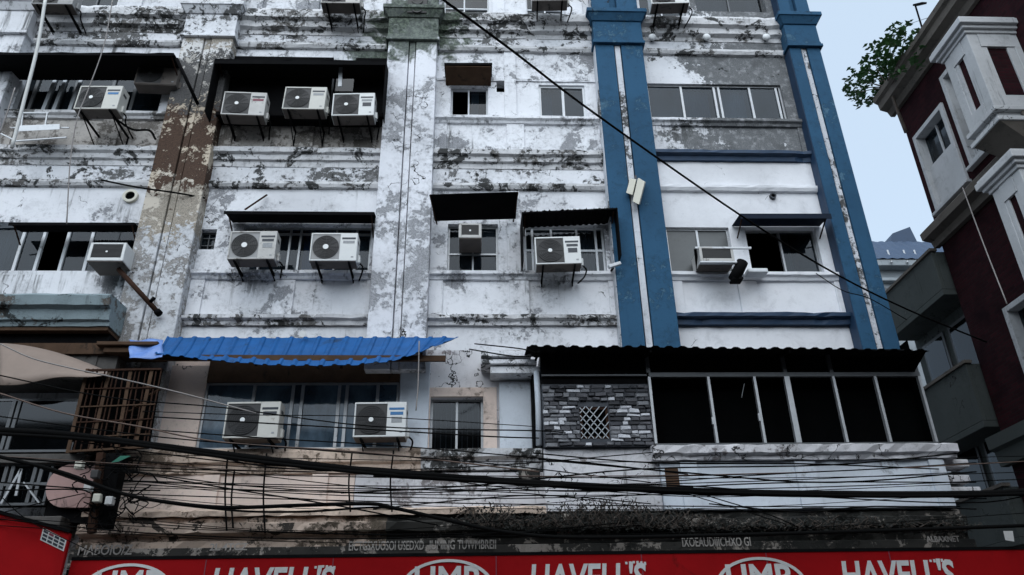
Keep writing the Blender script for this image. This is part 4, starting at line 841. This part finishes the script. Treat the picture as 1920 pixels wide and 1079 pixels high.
# ------------------------------------------------------------------ cables
def cable(pts, r, label, Y=-2.0, mat='cable', group=None, n=7, sides=6, name='cable'):
    P = [at(p[0], p[1], p[2] if len(p) > 2 else Y) for p in pts]
    return lone(name, MB().tube(spline(P, n), r, sides), mat, label, 'cable', group, smooth=True)
cable([(815, -12, -6.5), (960, 95, -5.6), (1115, 213, -4.6), (1390, 405, -2.8), (1560, 510, -1.6), (1700, 580, -.6), (1850, 642, .6)], .015, 'single black cable running diagonally from the top centre to the right building', name='overhead_cable')
cable([(-30, 806), (120, 815), (290, 836), (500, 862), (700, 884), (1000, 906), (1300, 921), (1560, 927), (1850, 926), (1990, 915)], .046, 'thickest black cable bundle sweeping across the whole lower facade', -2.0, name='cable_bundle')
cable([(-30, 812), (200, 828), (500, 868), (760, 893), (1100, 914), (1400, 926), (1700, 931), (1990, 925)], .024, 'second black cable hugging the underside of the thickest bundle', -2.03)
cable([(-30, 850), (110, 884), (230, 926), (330, 944), (430, 952), (560, 948), (690, 945), (740, 953), (850, 978), (950, 998), (1100, 1008), (1500, 1000), (1950, 985)], .024, 'black cable dipping from the left edge and dropping behind the centre ledge', -2.2)
cable([(60, 872), (240, 930), (420, 956), (560, 960), (700, 952), (760, 958)], .014, 'short black cable running beside the dipping cable at left', -2.2)
cable([(85, 0, -4.2), (70, 90, -4.2), (45, 190, -4.2), (22, 278, -4.2)], .021, 'pale grey rope hanging at the top left corner', mat='pipe', name='rope')
cable([(212, -5, -4.), (195, 85, -4.), (165, 170, -4.), (145, 222, -4.), (132, 300, -4.), (125, 420, -4.)], .007, 'thin grey wire hanging in front of the upper left air conditioner', mat='cablegrey', name='wire')
cable([(0, 250, -2.), (14, 210, -2.), (28, 165, -2.)], .010, 'short pale wire beside the rope at the far left', mat='cablegrey', name='wire')
cable([(1805, 352, 1.), (1845, 460, .4), (1888, 570, 0.)], .012, 'thin pale wire hanging down the dark brick wall', mat='cablegrey', name='wire')
cable([(190, 338, -.34), (260, 352, -.34), (330, 362, -.36), (385, 372, -.2)], .016, 'black wire crossing the brown pilaster above the middle floor', name='wire')
cable([(215, 222, -.5), (248, 243, -.4), (280, 245, -.3), (292, 262, -.2)], .02, 'black hose drooping from the upper left air conditioner', name='hose')
cable([(1530, 513, -.4), (1580, 545, -.45), (1630, 560, -.5), (1700, 600, -.3)], .008, 'thin wire drooping across the corner pilaster', name='wire')
cable([(0, 645, -2.4), (60, 672, -2.4), (130, 690, -2.4), (200, 705, -2.4), (330, 735, -2.2), (480, 775, -2.1)], .009, 'pale wire descending over the tan tarpaulin', mat='cablegrey', name='wire')
cable([(0, 738, -2.4), (120, 775, -2.3), (260, 800, -2.2), (420, 830, -2.1), (700, 850, -2.), (1010, 885, -2.)], .010, 'brown wire descending past the rusty cage', mat='cablebrown', name='wire')
cable([(786, 640, -1.2), (784, 720, -1.2), (780, 770, -1.2)], .010, 'thin vertical rod at the right end of the blue awning', mat='cablegrey', name='wire')
cable([(205, 1050, -1.75), (60, 980, -1.75), (0, 930, -1.75)], .006, 'thin wire sagging over the slanted red signboard', name='wire')
for px, pa, pb, lb_ in ((428, 845, 995, 'leftmost drain hose below the left large air conditioner'), (440, 880, 990, 'second drain hose close beside the leftmost one on the cream parapet'), (500, 850, 1000, 'drain hose below the right end of the left large air conditioner'), (660, 850, 960, 'drain hose below the left end of the right large air conditioner'), (738, 845, 960, 'drain hose below the right end of the right large air conditioner')):
    cable([(px, pa, -.75), (px-6, (pa+pb)/2, -.62), (px-3, pb, -.66)], .013, lb_, group='hoses below the large air conditioners', name='hose')
G = 'thin wires tangled across the lower facade'; LB = 'thin black wire in the tangle strung across the lower facade'
rr = random.Random(12)
hand = [[(-20, 700), (200, 745), (420, 765), (700, 800), (1000, 808), (1060, 812)], [(230, 770), (450, 778), (700, 782), (1000, 800)], [(250, 780), (600, 800), (900, 818), (1010, 822)], [(200, 800), (500, 822), (760, 838), (1100, 868), (1290, 890)],
        [(-10, 780), (300, 820), (640, 848), (900, 868), (1220, 905)], [(240, 862), (420, 884), (700, 915), (980, 925), (1200, 950)], [(220, 880), (420, 915), (640, 950), (820, 985)], [(640, 925), (900, 910), (1200, 880), (1560, 872), (1800, 850)],
        [(1000, 850), (1220, 868), (1500, 870), (1760, 880)], [(1010, 862), (1300, 888), (1560, 905), (1830, 885)], [(1230, 905), (1440, 890), (1640, 880), (1830, 868)], [(1240, 915), (1500, 905), (1830, 905)], [(1300, 930), (1400, 960), (1480, 985)], [(1320, 928), (1440, 965), (1500, 990)],
        [(700, 955), (900, 935), (1040, 930), (1220, 945)], [(1330, 945), (1500, 960), (1640, 950), (1830, 955)], [(0, 905), (180, 918), (300, 920)], [(0, 920), (140, 918), (170, 925)], [(10, 960), (90, 940), (160, 925)], [(890, 645), (980, 655), (1010, 665)], [(880, 655), (960, 668), (1010, 668)]]
def anchored(pts, Y):       # wire ends inside the picture are fixed to the wall
    out = [(p[0], p[1], Y) for p in pts]
    if 0 < out[0][0] < 1880: out[0] = (*out[0][:2], -.62)
    if 0 < out[-1][0] < 1880: out[-1] = (*out[-1][:2], -.62)
    return out
for pts in hand: cable(anchored(pts, rr.uniform(-2.2, -1.5)), rr.uniform(.0065, .011), LB, rr.uniform(-2.4, -1.6), group=G, name='thin_cable', n=5, sides=5)
for k in range(7):      # loose strands that wander along the thick bundle
    P_ = [(-30, 806), (150, 818), (290, 836), (500, 862), (700, 884), (1000, 906), (1300, 921), (1560, 927), (1850, 926), (1990, 915)]; a_ = rr.randrange(0, 5); b_ = rr.randrange(6, 10)
    cable([(x, y+rr.uniform(-9, 16), -2.0+rr.uniform(-.06, .06)) for x, y in P_[a_:b_+1]], rr.uniform(.006, .010), 'thin loose strand wandering along the thickest cable bundle', group='strands along the thick bundle', name='thin_cable', n=6, sides=5)
for k in range(20):
    y0 = rr.uniform(845, 990); x0 = rr.choice([-60, -60, 195, 205, 225]); x1 = rr.choice([1010, 1230, 1800, 1990, 1990, 1990]); y0 = max(y0, 850) if x0 > 0 else y0; y1 = y0+rr.uniform(-25, 40); y1 = max(y1, 848); sg = rr.uniform(8, 45)
    cable(anchored([(x0+(x1-x0)*q, y0+(y1-y0)*q+sg*4*q*(1-q)) for q in (0, .25, .5, .75, 1)], rr.uniform(-2.2, -1.3)), rr.uniform(.004, .008), LB, rr.uniform(-2.4, -1.2), mat='cable' if rr.random() < .85 else 'cablebrown', group=G, name='thin_cable', n=4, sides=4)
# ------------------------------------------------------------------ dark scrub on the lower cornice
def shrub(label, px0, px1, py, h, n, Y=-.75):
    a, b = at(px0, py, Y), at(px1, py, Y); t = thing('ledge_plant', label, 'plant', ((a.x+b.x)/2, Y, min(a.z, b.z))); st = MB(); lf = MB()
    for k in range(n):
        u = rr.random(); p = a.lerp(b, u)+Vector((0, rr.uniform(-.15, .25), 0)); hh = h*(.3+.7*math.sin(math.pi*min(1, max(0, u)))**.6)*rr.uniform(.4, 1.1); pts = [p]
        for j in range(3): pts.append(pts[-1]+Vector((rr.uniform(-.10, .10), rr.uniform(-.06, .06), hh/3)))
        st.tube(spline(pts, 3), .006, 4)
        for j in range(14):
            c = pts[rr.randrange(4)]+Vector((rr.uniform(-.09, .09), rr.uniform(-.09, .09), rr.uniform(-.05, .06))); s_ = rr.uniform(.012, .034); d1 = Vector((rr.uniform(-1, 1), rr.uniform(-1, 1), rr.uniform(-1, 1))).normalized(); d2 = d1.orthogonal().normalized()
            lf.quad([c-d1*s_, c+d2*s_*.5, c+d1*s_, c-d2*s_*.5])
    part('stems', st, 'bark', t); o = part('foliage', lf, 'leafdk', t); o['kind'] = 'stuff'
shrub('small dark scrub clump on the ledge below the barred window', 868, 985, 988, .30, 60)
shrub('long dark scrub mass growing on the cornice below the stone panel', 985, 1330, 990, .36, 190)
shrub('low dark scrub along the cornice below the veranda', 1320, 1830, 992, .16, 150)
# ------------------------------------------------------------------ the red brick building across the lane
RX = 11.0
RB = thing('brick_building', 'dark maroon brick building with white trimmed oriel windows at the right edge', 'building', (14, 0, 0))
def rx(px, py, X=RX): p = atx(px, py, X); return p.y, p.z
yf, ztop = rx(1680, 190); zc = 15.35
w2 = [rx(1722, 292), rx(1757, 240), rx(1797, 340), rx(1752, 398)]; w1 = [rx(1778, 210), rx(1808, 168), rx(1850, 260)]
def yz(l): ys = [q[0] for q in l]; zs = [q[1] for q in l]; return min(ys), max(ys), min(zs), max(zs)
a2 = (1.95, 3.05, 11.75, 13.75); a1 = (.62, 1.5, 11.95, 14.3)
def wallx(mb, X, y0, y1, z0, z1, holes):
    ys = sorted({y0, y1, *[h[0] for h in holes], *[h[1] for h in holes]}); zs = sorted({z0, z1, *[h[2] for h in holes], *[h[3] for h in holes]})
    for a, b in zip(ys, ys[1:]):
        for c, d in zip(zs, zs[1:]):
            if any(h[0] < (a+b)/2 < h[1] and h[2] < (c+d)/2 < h[3] for h in holes): continue
            mb.quad([(X, a, c), (X, a, d), (X, b, d), (X, b, c)])
mb = MB(); q_ = atx(1893, 585, RX); lowwin = [(q_.y-1.0, q_.y, q_.z-2.0, q_.z)]
wallx(mb, RX, -9, yf, 0, zc, [a1, a2]+lowwin); mb.quad([(RX, yf, 0), (RX, yf, zc), (20, yf, zc), (20, yf, 0)]).quad([(RX, -9, 0), (20, -9, 0), (20, -9, zc), (RX, -9, zc)]).quad([(RX, -9, zc), (20, -9, zc), (20, yf, zc), (RX, yf, zc)])
part('wall', mb, 'brick', RB)
def xframe(r, X, t=.12, pr=.06, mat='redwhite', name='window', sill=True, blank=0.):
    y0, y1, z0, z1 = r; f = MB(); e = X-pr
    f.box(e, X+.25, y0-t, y0, z0-t, z1+t).box(e, X+.25, y1, y1+t, z0-t, z1+t).box(e, X+.25, y0, y1, z1, z1+t).box(e, X+.25, y0, y1, z0-t, z0)
    if sill: f.box(e-.08, X, y0-t-.06, y1+t+.06, z0-t-.08, z0-t-.001)
    w = part(name, f, mat, RB, bevel=.01); zb_ = z0+(z1-z0)*blank
    if blank: part('blank_panel', MB().box(X+.05, X+.10, y0, y1, z0, zb_-.001), mat, w)
    part('pane', MB().quad([(X+.18, y0, z1), (X+.18, y1, z1), (X+.18, y1, zb_), (X+.18, y0, zb_)]), 'glass', w); part('mullion', MB().box(X+.14, X+.175, (y0+y1)/2-.025, (y0+y1)/2+.025, zb_, z1), mat, w)
    part('room', MB().quad([(X+.6, y0-.3, z0-.3), (X+.6, y1+.3, z0-.3), (X+.6, y1+.3, z1+.3), (X+.6, y0-.3, z1+.3)]), 'room', w)
xframe(a2, RX, blank=.55); xframe(a1, RX, blank=.12)
for r_ in lowwin: xframe(r_, RX)
def xcourse(name, y0, y1, prof, mat):
    m_ = MB(); k = len(prof)
    for y in (y0, y1):
        for (x, z) in prof: m_.v.append((x, y, z))
    for j in range(k-1): m_.f.append((j, j+1, k+j+1, k+j)); m_.mi.append(0)
    m_.f += [tuple(range(k)), tuple(range(k, 2*k))[::-1]]; m_.mi += [0, 0]; return part(name, m_, mat, RB)
xcourse('eave', -9, yf+.25, [(RX+.01, zc-.40), (RX-.10, zc-.40), (RX-.16, zc-.25), (RX-.34, zc-.18), (RX-.36, zc+.0), (RX-.44, zc+.05), (RX-.46, zc+.18), (RX+.01, zc+.22)], 'redcornice')
part('parapet', MB().box(RX-.1, 20, -9, yf+.1, zc+.2, zc+.45), 'redcornice', RB)
xcourse('string_course', -9, yf+.12, [(RX+.01, 10.85), (RX-.12, 10.85), (RX-.16, 11.0), (RX-.36, 11.05), (RX-.38, 11.22), (RX-.30, 11.30), (RX+.01, 11.34)], 'redcornice')
xcourse('string_course', -9, yf+.12, [(RX+.01, 5.6), (RX-.16, 5.6), (RX-.20, 5.9), (RX-.30, 5.95), (RX-.32, 6.2), (RX+.01, 6.24)], 'greyb')
def oriel(X0, y0, y1, z0, z1, rows):
    """projecting bay: corner posts, rails, brick panels, cornice and corbelled foot"""
    m_ = MB(); pw = .22
    oc = part('oriel', MB().box(X0+.05, RX+.02, y0+.05, y1-.05, z0, z1), 'brick', RB, 'white trimmed oriel with narrow brick panels')
    for (xa, ya) in ((X0, y0), (X0, y1-pw), (RX-pw*.6, y0)): part('corner_post', MB().box(xa, xa+pw, ya, ya+pw, z0, z1), 'redwhite', oc, bevel=.012)
    for zz, h in ((z0, .30), (z1-.34, .34)):
        part('rail', MB().box(X0-.01, X0+.06, y0+pw+.001, y1-pw-.001, zz, zz+h).box(X0+pw+.001, RX-pw*.6-.001, y0-.01, y0+.06, zz, zz+h), 'redwhite', oc)
    part('inner_frame', MB().box(X0+.01, X0+.055, y0+pw+.001, y0+pw+.10, z0+.3, z1-.34).box(X0+.01, X0+.055, y1-pw-.10, y1-pw-.001, z0+.3, z1-.34).box(X0+pw+.001, X0+pw+.12, y0+.01, y0+.055, z0+.3, z1-.34).box(RX-pw*.6-.16, RX-pw*.6-.001, y0+.01, y0+.055, z0+.3, z1-.34), 'redwhite', oc, bevel=.008)
    c = MB()
    for d, za, zb_ in ((.04, 0, .08), (.10, .08, .16), (.17, .16, .30), (.13, .30, .36)): c.box(X0-d, RX+.02, y0-d, y1+d, z1+za, z1+zb_)
    part('cornice', c, 'redwhite', oc, bevel=.012)
    c = MB()
    for d, za, zb_ in ((.06, -.10, -.001), (-.04, -.24, -.10), (.05, -.34, -.24)): c.box(X0-d, RX+.02, y0-d, y1+d, z0+za, z0+zb_)
    part('foot_moulding', c, 'redwhite', oc, bevel=.012)
    part('corbel', MB().hexa([(RX-.2, y0+.2, z0-.9), (RX+.02, y0+.2, z0-.9), (RX+.02, y1-.1, z0-.9), (RX-.2, y1-.1, z0-.9), (X0-.02, y0-.02, z0-.341), (RX+.02, y0-.02, z0-.341), (RX+.02, y1, z0-.341), (X0-.02, y1, z0-.341)]), 'redcornice', oc)
    part('roundel', MB().disc(((X0+RX)/2+.05, 0, z0-.16), .10, y0-.03, y0+.0), 'redcornice', oc)
    return oc
oriel(9.95, -.75, .08, 11.5, 13.42, 1)
oriel(9.95, -.75, .08, 7.6, 10.05, 1)
# small tree growing out of the eave and the lamp on the roof
tp_ = atx(1683, 215, 10.75)
t = thing('rooftop_tree', 'small green tree growing from the corner of the brick building roof', 'tree', tp_)
trk = MB(); base = tp_+Vector((.15, .1, -.5)); br = []
def branch(p, q, r0, r1): trk.tube(spline([p, p.lerp(q, .5)+Vector((rr.uniform(-.05, .05), rr.uniform(-.05, .05), rr.uniform(0, .06))), q], 4), r0, 6, r1=r1)
tips = [(1700, 62), (1668, 72), (1715, 75), (1672, 160), (1650, 175), (1625, 190), (1605, 175), (1620, 130), (1640, 120), (1640, 100), (1665, 95), (1680, 75), (1690, 105), (1700, 85), (1660, 130), (1690, 130), (1630, 155), (1675, 115), (1610, 150), (1595, 172), (1655, 150)]
fork = atx(1668, 165, 10.7); branch(base, fork, .05, .03)
lf = MB()
for (px, py) in tips:
    q = atx(px, py, 10.7+rr.uniform(-.45, .35)); branch(fork, q, .022, .006)
    for c_ in range(7):
        cc = q+Vector((rr.gauss(0, .19), rr.gauss(0, .19), rr.gauss(0, .11)))
        for j in range(7):
            c = cc+Vector((rr.gauss(0, .055), rr.gauss(0, .055), rr.gauss(0, .035))); s_ = rr.uniform(.06, .10); d1 = Vector((rr.uniform(-1, 1), rr.uniform(-1, 1), rr.uniform(-.5, .2))).normalized(); d2 = d1.cross(Vector((rr.uniform(-.3, .3), rr.uniform(-.3, .3), 1))).normalized()
            lf.quad([c-d1*s_, c-d1*s_*.2+d2*s_*.55, c+d1*s_, c-d1*s_*.2-d2*s_*.55])
part('trunk', trk, 'bark', t, smooth=True); part('crown', lf, 'leaf', t)
a, b = atx(1730, 62, 11.3), atx(1716, 10, 11.3)
t = thing('roof_lamp', 'thin lamp pole with a small head on the brick building roof', 'lamp', a); part('pole', MB().tube([a-Vector((0, 0, .6)), b], .022, 6), 'black', t); part('head', MB().bar(b, atx(1733, 6, 11.3), .14, .05), 'black', t, bevel=.01); part('cross_arm', MB().bar(atx(1682, 53, 11.3), atx(1745, 32, 11.3), .014), 'alu', t)
# ------------------------------------------------------------------ grey-green building further down the lane
GB = thing('lane_building', 'grey-green building with balconies deep in the lane beside the brick building', 'building', (13, 6, 0))
GX = 11.5; part('wall', MB().box(GX, 20, yf+.02, 6.3, 0, 9.75), 'greyb', GB)
for k, (z0, z1) in enumerate(((9.75, 10.75), (6.6, 7.9), (4.2, 5.2))):
    bl = part('balcony', MB().box(GX-.75, GX-.66, yf+.1, 6.2, z0, z1).box(GX-.66, GX, yf+.1, yf+.19, z0, z1).box(GX-.75, GX-.001, yf+.1, 6.2, z0-.14, z0-.001), 'greyb', GB, bevel=.012)
    part('coping', MB().box(GX-.80, GX-.62, yf+.05, 6.25, z1+.001, z1+.07), 'redcornice', bl)
part('tank_stand', MB().box(GX-.5, GX+.4, yf+.8, yf+1.6, 10.0, 11.0), 'greyb', GB, bevel=.02)
for (y0, z0) in ((3.9, 7.95), (5.1, 7.95), (3.9, 5.2), (5.1, 5.2)):
    w = part('window', MB().box(GX-.04, GX, y0-.08, y0+.9, z0-.08, z0+1.4), 'aludk', GB); part('pane', MB().box(GX-.05, GX-.041, y0, y0+.82, z0, z0+1.32), 'glassdark', w)
FY2 = 15.0
FB = thing('far_building', 'distant building with blue sheet roof closing the end of the lane', 'building', (12, FY2, 0))
fz = lambda py: at(1695, py, FY2).z
part('wall', MB().box(7.3, 24, FY2, 22, 0, fz(497)), 'farb', FB)
for (pa, pb, d) in ((508, 497, .45), (532, 526, .25), (562, 552, .3), (600, 590, .3)): part('cornice', MB().box(7.25, 24, FY2-d, FY2-.001, fz(pa), fz(pb)), 'farb', FB, bevel=.03)
for (pa, pb) in ((583, 568), (552, 541)): part('dark_band', MB().box(7.3, 24, FY2-.02, FY2-.001, fz(pa), fz(pb)), 'aludk', FB)
ro = part('roof', sheet(MB(), (7.3, FY2+1.2, fz(445)+.5), (24, FY2+1.2, fz(445)+.5), (24, FY2-.5, fz(497)+.02), (7.3, FY2-.5, fz(497)+.02), n=160, rib=.03, per=.4), 'bluesheet', FB)
part('roof_back', MB().box(7.3, 24, FY2+1.21, FY2+1.4, fz(520), fz(452)), 'bluesheet', ro)
a_, b_ = at(1655, 440, FY2+1.6), at(1712, 428, FY2+1.6)
part('dormer', MB().hexa([(a_.x-.3, FY2+1.5, a_.z-1.4), (b_.x+.1, FY2+1.5, a_.z-1.4), (b_.x+.1, FY2+3, a_.z-1.4), (a_.x-.3, FY2+3, a_.z-1.4), (a_.x+.4, FY2+1.5, a_.z), (b_.x-.2, FY2+1.5, b_.z), (b_.x-.2, FY2+3, b_.z), (a_.x+.4, FY2+3, a_.z)]), 'bluesheet', ro)
for px in (1672, 1702, 1722): part('roof_rib', MB().bar(at(px, 493, FY2-.55), at(px-8, 470, FY2+.2), .06), 'alu', ro)
# unseen block added behind the camera to darken reflections in the lower windows
OB = thing('added_light_block', 'plain unseen block added behind the viewer to darken window reflections', 'building', (0, -25, 0))
mb = MB().box(-45, 45, -30, -21, 0, 11.5); part('wall', mb, 'opp', OB); part('light_block_edge', MB().box(-45.2, 45.2, -30.2, -20.7, 11.501, 11.8), 'redcornice', OB)
